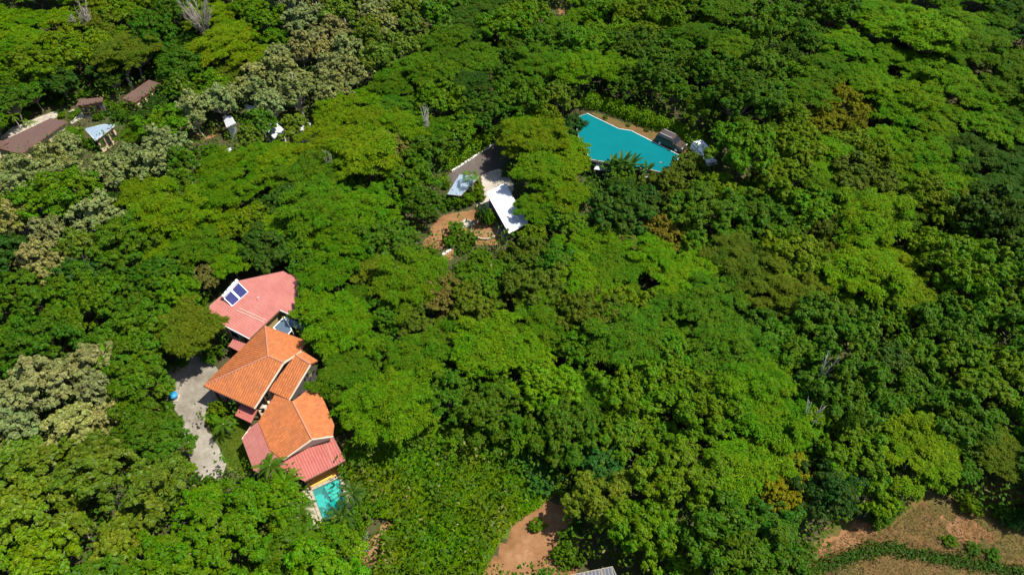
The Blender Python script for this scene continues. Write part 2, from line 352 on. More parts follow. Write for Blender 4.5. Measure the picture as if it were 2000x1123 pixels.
sheet('parking_apron', [(938, 345), (968, 330), (990, 330), (1005, 370), (985, 400), (968, 432), (945, 412), (926, 402), (948, 380)], 'pale', 0.016, 0.15, seed=10)
sheet('dirt_yard', [(820, 486), (836, 455), (852, 428), (870, 418), (912, 413), (935, 408), (960, 418), (990, 452), (985, 478), (945, 482), (905, 470), (880, 480), (850, 490)], 'dirt', 0.011, 0.15, seed=11)
sheet('pale_gravel_patch', [(896, 437), (905, 428), (915, 427), (924, 434), (918, 443), (905, 445)], 'pale', 0.018, 0.1, seed=12, step=0.3)
sheet('lower_dirt_path', [(852, 515), (858, 495), (884, 482), (888, 494), (878, 512)], 'dirt', 0.013, 0.12, seed=13)
sheet('dirt_verge', [(1150, 218), (1185, 228), (1240, 246), (1290, 262), (1345, 290), (1352, 310), (1329, 306), (1232.6, 255), (1209, 251), (1160, 227)], 'dry', 0.06, 0.08, z=3.0, seed=14)
sheet('terrace_paving', [(0, 268), (30, 246), (66, 233), (98, 220), (112, 214), (118, 226), (98, 236), (50, 262), (10, 285)], 'pale', 0.012, 0.12, seed=15)
sheet('stone_path', [(128, 222), (146, 210), (150, 218), (132, 228)], 'pale', 0.012, 0.08, seed=16)
sheet('stone_courtyard', [(134, 238), (150, 225), (182, 214), (170, 226), (150, 240), (140, 246)], 'pale', 0.014, 0.1, seed=17)
sheet('earth_bank', [(212, 186), (228, 176), (255, 168), (285, 158), (300, 156), (285, 170), (240, 184)], 'dirt', 0.010, 0.2, seed=18)
sheet('hillside_dirt_track', [(352, 284), (385, 262), (425, 248), (436, 258), (400, 275), (365, 290)], 'dirt', 0.03, 0.15, seed=19)
sheet('far_dirt_track', [(1088, -12), (1102, -12), (1103, 30), (1091, 30)], 'dirt', 0.03, 0.1, seed=20)
sheet('small_dirt_bank', [(165, 292), (190, 278), (208, 272), (200, 285), (175, 297)], 'dirt', 0.012, 0.1, seed=21)

# ------------------------------------------------------------------ buildings
def clip(poly, k, lo, hi):
    for sgn, lim in ((1, lo), (-1, -hi)):
        out = []
        for i in range(len(poly)):
            a, b = poly[i], poly[(i+1) % len(poly)]; da, db = sgn*a[k]-lim, sgn*b[k]-lim
            if da >= 0: out.append(a)
            if (da >= 0) != (db >= 0): s = da/(da-db); out.append(a+(b-a)*s)
        poly = out
        if not poly: return []
    return poly
def roof(name, pts, mat, parent, rib=0.30, amp=0.085, thick=0.13, sub=6):
    """a sloping roof face: real ribs run down the slope, plus a slab with edges below them"""
    pts = [np.asarray(p, float) for p in pts]; c = np.mean(pts, 0)
    n = np.zeros(3)
    for i in range(len(pts)): n += np.cross(pts[i]-c, pts[(i+1) % len(pts)]-c)
    n = n/np.linalg.norm(n)
    if n[2] < 0: n = -n; pts = pts[::-1]
    dn = np.array([n[0], n[1], 0]); dn = dn/(np.linalg.norm(dn)+1e-9); u = np.array([-dn[1], dn[0], 0])
    if np.hypot(n[0], n[1]) < 1e-3: u = np.array([1.0, 0, 0])
    v = np.cross(n, u)
    if v[2] > 0: v = -v; u = -u
    q = [np.array([(p-c)@u, (p-c)@v]) for p in pts]
    V, Fc, UV = [], [], []
    w = rib/sub; prof = [abs(math.sin(math.pi*i/sub)) for i in range(sub)]
    k = math.floor(min(p[0] for p in q)/w); k1 = math.ceil(max(p[0] for p in q)/w)
    while k < k1:
        b = clip(q, 0, k*w, (k+1)*w)
        if len(b) >= 3:
            base = len(V)
            for p in b:
                s = (p[0]-k*w)/w; h = prof[k % sub]*(1-s)+prof[(k+1) % sub]*s
                V.append(c+u*p[0]+v*p[1]+n*h*amp); UV.append((p[0]+500*rib, p[1]+200, 0))
            Fc.append(tuple(range(base, base+len(b))))
        k += 1
    base = len(V); m = len(pts)
    for p in pts: V.append(p-n*0.004); UV.append((0, 0, 0))
    for p in pts: V.append(p-n*thick); UV.append((0, 0, 0))
    for i in range(m): Fc.append((base+m+i, base+m+(i+1) % m, base+(i+1) % m, base+i))
    Fc.append(tuple(base+m+i for i in range(m))[::-1])
    return ob(name, V, Fc, mat, parent, uvm=UV)
def trimline(name, a, b, mat, parent, w=0.10, h=0.16, dz=0.0):
    a = np.array(a, float)+(0, 0, dz); b = np.array(b, float)+(0, 0, dz); return MB().beam(a, b, w, h).build(name, mat, parent)
def walls(name, poly, z0, zfun, mat, parent):
    return MB().prism([tuple(p[:2]) for p in poly], z0, zfun).build(name, mat, parent)
def inset(poly, f):
    c = np.mean([p[:2] for p in poly], 0); return [c+(np.asarray(p[:2])-c)*f for p in poly]
FOOT = []                                                    # building footprints (trees keep clear)
def window(parent, a, b, z0, z1, t0, t1, outdir, mat='glass', frame='white', name='window'):
    """window on the wall a-b between fractions t0..t1"""
    a = np.array([*a[:2], 0]); b = np.array([*b[:2], 0]); o = np.array([*outdir[:2], 0.0]); o = o/np.linalg.norm(o)
    p = a+(b-a)*t0; q = a+(b-a)*t1; m = (p+q)/2+(0, 0, (z0+z1)/2); hx = (q-p)/2; hz = np.array([0, 0, (z1-z0)/2])
    w = MB().box(m+o*0.03, hx, o*0.03, hz).build(name, mat, parent)
    f = MB(); g = o*0.05
    for s in (-1, 1):
        f.box(m+o*0.045+hz*s, hx*1.0+hx/np.linalg.norm(hx)*0.05, g, np.array([0, 0, 0.05])); f.box(m+o*0.045+hx*s, hx/np.linalg.norm(hx)*0.05, g*0.9, hz)
    fr = f.build('window_frame', frame, parent)
    M4 = fr.location.copy(); fr.parent = w; fr.location = M4
    return w

# --- cabin A: one pitched pink roof with solar water heater
e1, e2 = P(487.5, 661, 3.4), P(546.5, 605, 3.4)
PA = slope(e1, e2, P(430, 570, 4), 0.20)
A_out = [PA.hit(*p) for p in ((410, 597), (465.5, 549), (553.6, 530), (592, 549), (583, 621), (546.5, 605), (487.5, 661), (403, 617))]
hA = empty('cabin', [*np.mean(A_out, 0)[:2], 0], 'cabin with one pitched pink tiled roof carrying a solar water heater', 'house')
roof('roof', A_out, 'pink', hA, 0.30, 0.05)
wA = [A_out[i] for i in (0, 1, 2, 3, 5, 6, 7)]
wA = inset(wA, 0.86); FOOT.append([p[:2] for p in A_out])
walls('wall', wA, -0.3, lambda x, y: PA.z(x, y)-0.2, 'tanwall', hA)
for i, j, mt, nm in ((6, 5, 'trim', 'gutter'), (7, 6, 'white', 'fascia_board'), (5, 4, 'white', 'fascia_board'), (0, 1, 'trim', 'fascia_board'), (1, 2, 'trim', 'fascia_board')):
    trimline(nm, A_out[i], A_out[j], mt, hA, 0.14, 0.18, -0.09)
for a, b in (((468, 603), (520, 626)), ((463, 607), (516, 630))):
    pa, pb = PA.hit(*a)+(0, 0, 0.1), PA.hit(*b)+(0, 0, 0.1); MB().tube([pa, pb], [0.03, 0.03], 6).build('water_pipe', 'paletrim', hA)
pa = PA.hit(505, 586)+(0, 0, 0.05); MB().tube([pa, pa+(0, 0, 0.5), pa+(0.18, 0, 0.55)], [0.04, 0.04, 0.04], 6).build('vent_pipe', 'white', hA)
window(hA, wA[6], wA[5], 0.9, 2.2, 0.30, 0.55, (-0.5, -0.9)); window(hA, wA[6], wA[5], 0.05, 2.1, 0.66, 0.82, (-0.5, -0.9), 'wood', 'white', 'door')
# solar water heater resting on the roof of cabin A
sh = empty('solar_water_heater', PA.hit(460, 577), 'solar water heater with two blue collectors and white tank on the pink roof', 'solar heater')
nA = PA.n; 
def onA(px, py, h): return PA.hit(px, py)+nA*h
cor = [(435.5, 585.5), (464, 553), (485.5, 571), (453.5, 599.5)]
for k in range(2):
    t0, t1 = (0.02, 0.475) if k == 0 else (0.525, 0.98)
    L = lambda s, t, h: onA(*(np.array(cor[0])*(1-s)*(1-t)+np.array(cor[1])*s*(1-t)+np.array(cor[2])*s*t+np.array(cor[3])*(1-s)*t), h+0.45*(1-t))
    a, b, c, d = L(t0, .16, .12), L(t1, .16, .12), L(t1, 1, .12), L(t0, 1, .12)
    pn = ob('collector_panel', [a, b, c, d]+[p-nA*0.06 for p in (a, b, c, d)], [(0, 3, 2, 1), (4, 5, 6, 7), (0, 1, 5, 4), (1, 2, 6, 5), (2, 3, 7, 6), (3, 0, 4, 7)], 'blueglass', sh)
    f = MB()
    for p, q in ((a, b), (b, c), (c, d), (d, a)): f.beam(p, q, 0.06, 0.10)
    fo = f.build('frame', 'alu', sh); fo.parent = pn
    for p in (a, b): MB().beam(p, p-nA*0.52, 0.05, 0.05, (1, 0, 0)).build('support_leg', 'alu', sh)
smooth(MB().tube([L(-0.0, .05, .32), L(1.0, .05, .32)], [0.21, 0.21], 14).build('tank', 'white', sh))
for s in (0.12, 0.32, 0.62, 0.86): smooth(MB().tube([L(s, .05, .55), L(s, .05, .66)], [0.06, 0.05], 8).build('tank_fitting', 'tyre', sh))
# glazed canopy and side roof between A and B
gc = empty('glass_canopy', [*P(556, 640, 0)[:2], 0], 'dark glass canopy with white posts between the pink and orange roofs', 'canopy')
ga = [P(534, 640, 2.5), P(555.5, 619, 2.7), P(570, 645, 2.6), P(557, 660, 2.4)]
def slab(name, q, th, mat, parent):
    q = [np.asarray(p, float) for p in q]; return ob(name, q+[p-(0, 0, th) for p in q], [(0, 3, 2, 1), (4, 5, 6, 7), (0, 1, 5, 4), (1, 2, 6, 5), (2, 3, 7, 6), (3, 0, 4, 7)], mat, parent)
slab('glass_panel', ga, 0.05, 'skyglass', gc)
slab('glass_panel', [P(557, 618, 2.78), P(592, 633, 2.7), P(600, 648, 2.6), P(566, 636, 2.7)], 0.05, 'skyglass', gc)
for i, j in ((0, 1), (1, 2), (2, 3), (3, 0)): trimline('frame_bar', ga[i], ga[j], 'white', gc, 0.10, 0.08, 0.02)
for p in ga: MB().beam((p[0], p[1], -0.2), (p[0], p[1], p[2]-0.06), 0.09, 0.09, (1, 0, 0)).build('post', 'white', gc)
pk = empty('porch_awning', [*P(468, 668, 0)[:2], 0], 'small pale pink awning under the tan wall of the pink-roofed cabin', 'awning')
pq = [P(456, 660, 2.3), P(486, 672, 2.3), P(474, 690, 2.0), P(446, 676, 2.0)]
roof('awning_roof', pq, 'pink', pk, 0.3, 0.04, 0.08)
for p in pq: MB().beam((p[0], p[1], -0.2), (p[0], p[1], p[2]-0.09), 0.1, 0.1, (1, 0, 0)).build('post', 'wood', pk)

# --- cabin B: orange hipped tile roof on timber posts
ze = 3.5
BL, BT, BB = P(397.2, 753, ze), P(518.2, 636.8, ze), P(496.6, 797, ze)
BA = P(523.8, 695.3, 6.1)
PF = plane3(BL, BB, BA); PN = plane3(BL, BT, BA)
BE = PF.hit(553.5, 708.2)
PBk = plane3(BT, BA, BE)
BR = PBk.hit(600, 667); BV = PBk.hit(590, 684)
hB = empty('cabin', [*np.mean([BL, BT, BB, BR], 0)[:2], 0], 'cabin with big orange hipped clay tile roof on timber posts', 'house')
roof('roof', [BL, BB, BE, BA], 'orange', hB); roof('roof', [BL, BA, BT], 'orange', hB); roof('roof', [BT, BA, BE, BV, BR], 'orange', hB)
for a, b in ((BL, BA), (BA, BT), (BA, BE)):
    MB().tube([np.array(a)+(0, 0, .05), np.array(b)+(0, 0, .05)], [0.10, 0.10], 8).build('ridge_cap', 'ridge', hB)
for a, b, mt in ((BL, BB, 'trim'), (BB, BE, 'paletrim'), (BL, BT, 'trim'), (BT, BR, 'trim'), (BE, BV, 'paletrim')):
    trimline('fascia_board', a, b, mt, hB, 0.13, 0.2, -0.10)
FOOT.append([p[:2] for p in (BL, BT, BR, BB)])
def zB(x, y): return min(PF.z(x, y), PN.z(x, y), PBk.z(x, y))-0.22
bi = [np.array(p[:2]) for p in (BL, BT, BR, BB)]
inn = [bi[0]*.62+bi[3]*.10+bi[1]*.28, bi[1]*.85+bi[3]*.15*.5+bi[2]*.075, bi[2]*.9+bi[0]*.1, bi[3]*.74+bi[2]*.26]
inn = [np.mean(bi, 0)+(p-np.mean(bi, 0))*0.86 for p in (bi[0]*.75+bi[1]*.25, bi[1], bi[2], bi[3]*.75+bi[2]*.25)]
walls('wall', inn, -0.3, zB, 'cream', hB)
pf = ragged([bi[0]*.95+bi[2]*.05, bi[1], bi[2], bi[3]*.97+bi[1]*.03], 50, 0.0)
MB().prism([tuple(p) for p in inset(pf, 0.93)], -0.3, 0.32).build('floor_deck', 'stone', hB)
for t in (0.06, 0.30, 0.53, 0.76, 0.95):
    a = bi[0]+(bi[3]-bi[0])*t; c = np.mean(bi, 0); a = a+(c-a)*0.09; zt = zB(a[0], a[1])+0.05
    MB().beam((a[0], a[1], 0.31), (a[0], a[1], zt), 0.2, 0.2, (1, 0, 0)).build('post', 'wood', hB)
    if 0.1 < t < 0.9:
        e = (bi[3]-bi[0])/np.linalg.norm(bi[3]-bi[0])
        for s in (-1, 1): MB().beam((a[0], a[1], zt-1.3), (a[0]+s*e[0]*.9, a[1]+s*e[1]*.9, zt-0.15), 0.12, 0.12, (1, 0, 0)).build('brace', 'wood', hB)
for t in (0.3, 0.7):
    a = bi[3]+(bi[2]-bi[3])*t*.5; c = np.mean(bi, 0); a = a+(c-a)*0.08; zt = zB(a[0], a[1])+0.04
    MB().beam((a[0], a[1], 0.31), (a[0], a[1], zt), 0.2, 0.2, (1, 0, 0)).build('post', 'wood', hB)
od = bi[0]-bi[1]
window(hB, inn[0], inn[3], 0.4, 2.4, 0.12, 0.30, od, 'glass', 'wood', 'door'); window(hB, inn[0], inn[3], 1.1, 2.4, 0.42, 0.62, od, 'glass', 'wood'); window(hB, inn[0], inn[3], 1.1, 2.4, 0.70, 0.9, od, 'glass', 'wood')
# lower wing B2
g1, g2 = P(524.6, 762, 3.2), P(564.7, 780, 3.2)
tanF = math.tan(math.acos(PF.n[2]))
P2 = slope(g1, g2, P(590, 700, 3), tanF*0.92)
B2 = [g1, g2, P2.hit(606, 711.4), P2.hit(577.5, 693)]
hB2 = empty('cabin_wing', [*np.mean(B2, 0)[:2], 0], 'narrow wing with steep orange tile roof set beside the hipped roof', 'house')
roof('roof', B2, 'orange', hB2)
up = (B2[3]-B2[0]); up = up/np.linalg.norm(up[:2]); bk = [B2[3], B2[2], B2[2]+np.array([up[0], up[1], -abs(up[2])])*1.0, B2[3]+np.array([up[0], up[1], -abs(up[2])])*1.0]
roof('roof', bk, 'orange', hB2)
MB().tube([B2[3]+(0, 0, .05), B2[2]+(0, 0, .05)], [.1, .1], 8).build('ridge_cap', 'ridge', hB2)
trimline('fascia_board', B2[0], B2[1], 'trim', hB2, .13, .2, -.1); trimline('fascia_board', B2[1], B2[2], 'paletrim', hB2, .13, .2, -.1); trimline('fascia_board', B2[0], B2[3], 'trim', hB2, .13, .2, -.1)
w2 = inset([B2[0], B2[1], B2[2], bk[2], bk[3], B2[3]], 0.84); PBK2 = plane3(*bk[:3])
walls('wall', w2, -0.3, lambda x, y: min(P2.z(x, y), PBK2.z(x, y))-0.2, 'darkwall', hB2); FOOT.append([p[:2] for p in (B2[0], B2[1], bk[2], bk[3])])
# parapet in the gap, red lean-to
pr = empty('parapet_wall', [*P(525, 788, 0)[:2], 0], 'short white parapet in the gap below the narrow orange wing', 'wall')
a, b = P(515, 797, 1.3), P(536, 772, 1.3)
MB().beam((a[0], a[1], 0.5), (b[0], b[1], 0.5), 0.18, 1.6).build('wall_panel', 'white', pr); MB().beam((a[0], a[1], 1.36), (b[0], b[1], 1.36), 0.3, 0.1).build('coping', 'paletrim', pr)
lt = empty('lean_to', [*P(482, 812, 0)[:2], 0], 'small flat red lean-to roof tucked under the corner of the hipped roof', 'lean-to')
lq = [P(459, 811, 2.0), P(470, 789, 2.25), P(503, 800, 2.25), P(490, 826, 2.0)]
roof('roof', lq, 'redtile', lt, 0.3, 0.015, 0.1)
for p in lq: MB().beam((p[0]*.98+lt.location[0]*.02, p[1]*.98+lt.location[1]*.02, -.2), (p[0]*.98+lt.location[0]*.02, p[1]*.98+lt.location[1]*.02, p[2]-.11), .1, .1, (1, 0, 0)).build('post', 'wood', lt)

# --- cabin C: orange gable with pink skirt roofs above the plunge pool
r1, r2 = P(571.7, 784, 5.2), P(608.9, 857.6, 5.2)
def fall(a, b, toward, tan):
    pl = slope(a, b, toward, -tan); return pl
PCL = fall(r1, r2, P(490, 850, 3), 0.36); PCR = fall(r1, r2, P(660, 800, 3), 0.36)
CL = [r1, r2, PCL.hit(553, 897), PCL.hit(527.6, 880), PCL.hit(505, 823), PCL.hit(537, 771)]
CP_ = [PCL.hit(505, 823)-(0, 0, .07), PCL.hit(527.6, 880)-(0, 0, .07), PCL.hit(548, 893)-(0, 0, .07), PCL.hit(505, 925)-(0, 0, .07), PCL.hit(496, 918)-(0, 0, .07), PCL.hit(472.7, 855.6)-(0, 0, .07), PCL.hit(489.4, 833)-(0, 0, .07)]
CR = [r2, r1, PCR.hit(600, 762), PCR.hit(625, 765), PCR.hit(653, 830), PCR.hit(650, 851.7)]
hC = empty('cabin', [*np.mean([r1, r2], 0)[:2], 0], 'cabin with orange ridge roof and pink lower roofs above the plunge pool', 'house')
roof('roof', CL, 'orange', hC); roof('roof', CR, 'orange', hC); roof('lower_roof', CP_, 'pink', hC, .3, .04, .1)
f1, f2 = P(594.5, 939.5, 2.75), P(673.5, 898.5, 2.75)
PFR = slope(f1, f2, r2, 0.20)
FR = [f1, f2, PFR.hit(650.5, 854), PFR.hit(609, 861), PFR.hit(555, 899), PFR.hit(540, 912)]
_fl = PFR.hit(634, 856); _fl2 = PFR.hit(653, 911)
roof('lower_roof', [f1, _fl2, _fl, FR[3], FR[4], FR[5]], 'redtile', hC, .3, .04, .1); 
roof('lower_roof', [_fl2, f2, FR[2], _fl], 'redtile', hC, .3, .05, .1)
MB().beam(_fl+(0, 0, .05), _fl2+(0, 0, .05), .16, .06).build('flashing', 'pink', hC)
MB().tube([r1+(0, 0, .05), r2+(0, 0, .05)], [.1, .1], 8).build('ridge_cap', 'ridge', hC)
for a, b, mt in ((r2, CL[2], 'paletrim'), (r2, CR[5], 'paletrim'), (f1, f2, 'trim'), (f2, FR[2], 'trim'), (CP_[5], CP_[4], 'trim'), (CP_[6], CP_[5], 'paletrim')):
    trimline('fascia_board', a, b, mt, hC, .13, .2, -.08)
wc = [CP_[5], CP_[4], CL[2], r2, CR[5], CR[4], CR[3], r1, CL[5], CL[4]]
zC = lambda x, y: max(1.6, min(PCL.z(x, y), PCR.z(x, y))-0.25)
wci = inset(wc, 0.88); walls('wall', wci, -0.3, zC, 'cream', hC); FOOT.append([p[:2] for p in wc])
# timber wall and deck edge facing the pool, on posts
dk = [P(603, 950, 0.5), P(656, 920, 0.5)]; dd = np.array(f2-f1); dd = dd/np.linalg.norm(dd); nn = np.array([dd[1], -dd[0], 0])
if nn[1] > 0: nn = -nn
wl0, wl1 = f1-nn*1.25+dd*0.5, f2-nn*1.25-dd*0.3
for k in range(5):
    zc = 0.3+k*0.46; MB().beam((wl0[0], wl0[1], zc), (wl1[0], wl1[1], zc), 0.12, 0.44).build('wall_board', 'ochre', hC)
for t in (0.03, 0.97):
    a = f1+(f2-f1)*t-nn*0.25; MB().beam((a[0], a[1], 0), (a[0], a[1], 2.6), .16, .16, (1, 0, 0)).build('post', 'wood', hC)
_o = (POOL_C[0]+POOL_C[1])/2-pc; _o = _o/np.linalg.norm(_o)*.36
MB().prism([tuple((f1-nn*1.4)[:2]), tuple((f2-nn*1.4)[:2]), tuple((POOL_C[1]+_o)[:2]), tuple((POOL_C[0]+_o)[:2])], 0.02, 0.22).build('deck', 'ochre', hC)
window(hC, wci[1], wci[0], 0.9, 2.0, 0.25, 0.5, (-1, -.6))
# plunge pool
pl = empty('plunge_pool', [pc[0], pc[1], 0], 'small turquoise plunge pool with pale steps below the pink lower roof', 'pool')
b2 = [tuple(p[:2]) for p in POOL_C]
n4 = 4; pv = [(x, y, -1.3) for x, y in b2]+[(x, y, 0.16) for x, y in b2]
ob('basin', pv, [(0, 1, 2, 3) if sum(b2[i][0]*b2[(i+1) % 4][1]-b2[(i+1) % 4][0]*b2[i][1] for i in range(4)) > 0 else (3, 2, 1, 0)]+[(i, (i+1) % 4, 4+(i+1) % 4, 4+i) for i in range(4)], 'poolwall', pl)
wv = [pc[:2]+(np.array(p)-pc[:2])*0.998 for p in b2]
_w = [(p[0], p[1], 0.04) for p in wv]
if sum(_w[i][0]*_w[(i+1) % 4][1]-_w[(i+1) % 4][0]*_w[i][1] for i in range(4)) < 0: _w = _w[::-1]
ob('water', _w, [(0, 1, 2, 3)], 'water', pl)
Q = lambda s, t: np.array(b2[0])*(1-s)*(1-t)+np.array(b2[1])*s*(1-t)+np.array(b2[2])*s*t+np.array(b2[3])*(1-s)*t
for k, (s0, t0, t1, zt) in enumerate(((.42, .02, .13, -.12), (.44, .13, .22, -.36), (.46, .22, .31, -.6), (.48, .31, .40, -.85))):
    MB().prism([tuple(Q(s0, t0)), tuple(Q(.985, t0)), tuple(Q(.985, t1)), tuple(Q(s0, t1))], -1.29, zt).build('step', 'poolstep', pl)
for i in range(4):
    a, b = np.array(b2[i]), np.array(b2[(i+1) % 4]); o = (a+b)/2-pc[:2]; e = (b-a)/np.linalg.norm(b-a); nrm = np.array([e[1], -e[0]]); nrm = nrm if nrm@o > 0 else -nrm
    m = max(2, int(np.linalg.norm(b-a)/0.6))
    for k in range(m):
        p, q = a+(b-a)*(k+.02)/m, a+(b-a)*(k+.98)/m; MB().prism([tuple(p), tuple(q), tuple(q+nrm*.32), tuple(p+nrm*.32)], 0.0, 0.17+0.004*(k % 2)).build('coping_stone', 'stone', pl)
FOOT.append(b2)

# --- clearing in the middle: white-roofed shed, grey shed roof, round planter, gate
zw = 2.7
WR = [P(950.3, 376.7, zw), P(986.7, 358, zw+.3), P(1031.5, 435, zw+.3), P(994.3, 455.4, zw)]
hW = empty('garden_shed', [*np.mean(WR, 0)[:2], 0], 'long shed with flat white metal roof dappled by tree shade', 'shed')
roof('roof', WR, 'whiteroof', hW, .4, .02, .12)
PW = plane3(*WR[:3]); ww = inset(WR, .88)
walls('wall', ww, -.3, lambda x, y: PW.z(x, y)-.16, 'darkwall', hW); FOOT.append([p[:2] for p in WR])
trimline('fascia_board', WR[0], WR[3], 'white', hW, .1, .16, -.06); trimline('fascia_board', WR[3], WR[2], 'white', hW, .1, .16, -.06); trimline('fascia_board', WR[0], WR[1], 'white', hW, .1, .16, -.06)
ol = (WR[0]-WR[1])[:2]
for t0, t1, nm, z0 in ((.1, .24, 'window', 1.0), (.38, .5, 'door', 0.05), (.66, .84, 'window', 1.0)): window(hW, ww[0], ww[3], z0, 2.05, t0, t1, ol, 'glass', 'darkwall', nm)
sp = [ww[0]+ol*.06, ww[3]+ol*.06]; MB().prism([tuple(ww[0]), tuple(ww[3]), tuple(ww[3]+ol*.12), tuple(ww[0]+ol*.12)], -.2, .12).build('floor_slab', 'stone', hW)
GR = [P(897.8, 341, 2.6), P(936, 346, 2.6), P(901, 382, 2.3), P(874, 379, 2.3)]
hG = empty('carport', [*np.mean(GR, 0)[:2], 0], 'open carport with grey blue metal roof beside the asphalt road', 'carport')
roof('roof', GR, 'greyroof', hG, .35, .025, .1); FOOT.append([p[:2] for p in GR])
for p in GR:
    p = p+(np.mean(GR, 0)-p)*.1; MB().beam((p[0], p[1], -.2), (p[0], p[1], p[2]-.12), .12, .12, (1, 0, 0)).build('post', 'wood', hG)
trimline('fascia_board', GR[1], GR[2], 'wood', hG, .08, .14, -.07); trimline('fascia_board', GR[2], GR[3], 'alu', hG, .08, .14, -.07)
pcn = G(947.8, 450); PR = 2.05
pn_ = empty('round_planter', pcn, 'round stone planter ring with succulents beside the white-roofed shed', 'planter')
NS = 26
for k in range(NS):
    a0, a1 = 2*math.pi*k/NS+.012, 2*math.pi*(k+1)/NS-.012; po = [(pcn[0]+r*math.cos(a), pcn[1]+r*math.sin(a)) for r, a in ((PR-.14, a0), (PR+.1, a0), (PR+.1, a1), (PR-.14, a1))]
    MB().prism(po, -.05, .33+.02*math.sin(k*7.1)).build('kerb_stone', 'stone', pn_)
MB().prism([(pcn[0]+(PR-.15)*math.cos(a), pcn[1]+(PR-.15)*math.sin(a)) for a in np.linspace(0, 2*math.pi, 24, endpoint=False)], -.05, .22).build('soil_bed', 'dirt', pn_)
gt = empty('garden_gate', G(865, 470), 'weathered timber gate post with dark netting on the dirt yard', 'gate')
gl = G(865, 470); ge = (G(884, 478)-gl); ge = ge/np.linalg.norm(ge)
for k, hgt in ((0, 2.3), (.75, 1.4)): MB().tube([gl+ge*k+(0, 0, -.2), gl+ge*k+(0, 0, hgt)], [.08, .06], 7).build('post', 'wood', gt)
MB().box(gl+ge*.38+(0, 0, .62), ge*.33, np.array([-ge[1], ge[0], 0])*.012, np.array([0, 0, .55])).build('netting', 'net', gt)
for e in (ge*2.3, -ge*3.2+np.array([0, -.8, 0])): MB().tube([gl+(0, 0, 1.9), gl+e+(0, 0, .9)], [.02, .02], 5).build('fence_wire', 'wood', gt)
for k, e in enumerate((ge*2.3, -ge*3.2+np.array([0, -.8, 0]))): MB().tube([gl+e+(0, 0, -.2), gl+e+(0, 0, .95)], [.05, .04], 6).build('post', 'wood', gt)
cw = empty('edging_wall', G(871, 496), 'low whitewashed edging wall on the lower dirt path', 'wall')
a, b = G(860, 502), G(881, 489); MB().beam(a+(0, 0, .12), b+(0, 0, .12), .22, .36).build('wall_panel', 'white', cw)
rk = empty('road_kerb', G(923, 311), 'row of whitewashed kerb stones along the asphalt road under the hedge', 'kerb')
kp = [G(882, 336), G(906, 320.5), G(940, 298), G(966, 282)]
for i in range(3):
    m = int(np.linalg.norm(kp[i+1]-kp[i])/.75)
    for k in range(m): MB().beam(kp[i]+(kp[i+1]-kp[i])*(k+.06)/m+(0, 0, .05), kp[i]+(kp[i+1]-kp[i])*(k+.94)/m+(0, 0, .05+.02*math.sin(k*3.7+i)), .24, .34).build('kerb_stone', 'white', rk)

# --- teal flat roof dug into the slope, small shed below it, cars above it
zt = 3.12
TE = [P(*p, zt) for p in ((1147, 222), (1209, 252), (1232.6, 255.6), (1329, 304.5), (1300, 338), (1270, 331), (1152.8, 311), (1131, 270), (1122, 231))]
hT = empty('teal_roofed_house', [*np.mean(TE, 0)[:2], 0], 'low house in the slope with large flat teal roof edged in white', 'house')
MB().prism([tuple(p[:2]) for p in TE], zt-.3, zt).build('roof', 'teal', hT)
walls('wall', inset(TE, .93), -.3, zt-.3, 'darkwall', hT); FOOT.append([p[:2] for p in TE])
for i, mt in ((0, 'white'), (1, 'white'), (2, 'white'), (8, 'paletrim'), (7, 'paletrim'), (6, 'paletrim'), (5, 'paletrim'), (4, 'paletrim'), (3, 'paletrim')):
    a, b = TE[i], TE[(i+1) % len(TE)]; e = (b-a)/np.linalg.norm(b-a)
    trimline('edge_kerb', a-e*.03, b+e*.03, mt, hT, .08 if mt == 'white' else .12, .34, -.13 if mt == 'white' else -.19)
iT = inset(TE, .93)
for t0, t1, nm in ((.08, .2, 'door'), (.3, .45, 'window'), (.55, .75, 'window')): window(hT, iT[6], iT[5], .3 if nm == 'door' else 1.0, 2.3, t0, t1, (0, -1), 'glass', 'white', nm)
SS = [P(1160, 331, 2.0), P(1165, 321, 2.2), P(1199, 327, 2.2), P(1194, 335, 2.0)]
hS = empty('tool_shed', [*np.mean(SS, 0)[:2], 0], 'small open shed with pale grey roof below the teal roof', 'shed')
roof('roof', SS, 'whiteroof', hS, .35, .02, .1)
for p in SS: p = p+(np.mean(SS, 0)-p)*.08; MB().beam((p[0], p[1], -.2), (p[0], p[1], p[2]-.1), .1, .1, (1, 0, 0)).build('post', 'wood', hS)
MB().beam((SS[1][0], SS[1][1]-.1, .9), (SS[2][0], SS[2][1]-.1, .9), .08, 1.8).build('back_wall', 'darkwall', hS); FOOT.append([p[:2] for p in SS])
S2 = [P(1254, 345, 1.9), P(1262, 338, 2.0), P(1277, 341, 2.0), P(1272, 349, 1.9)]
h2 = empty('lean_to', [*np.mean(S2, 0)[:2], 0], 'tiny grey roofed lean-to almost hidden in trees below the teal roof', 'lean-to')
roof('roof', S2, 'whiteroof', h2, .35, .02, .08)
for p in S2: p = p+(np.mean(S2, 0)-p)*.08; MB().beam((p[0], p[1], -.2), (p[0], p[1], p[2]-.08), .1, .1, (1, 0, 0)).build('post', 'wood', h2)

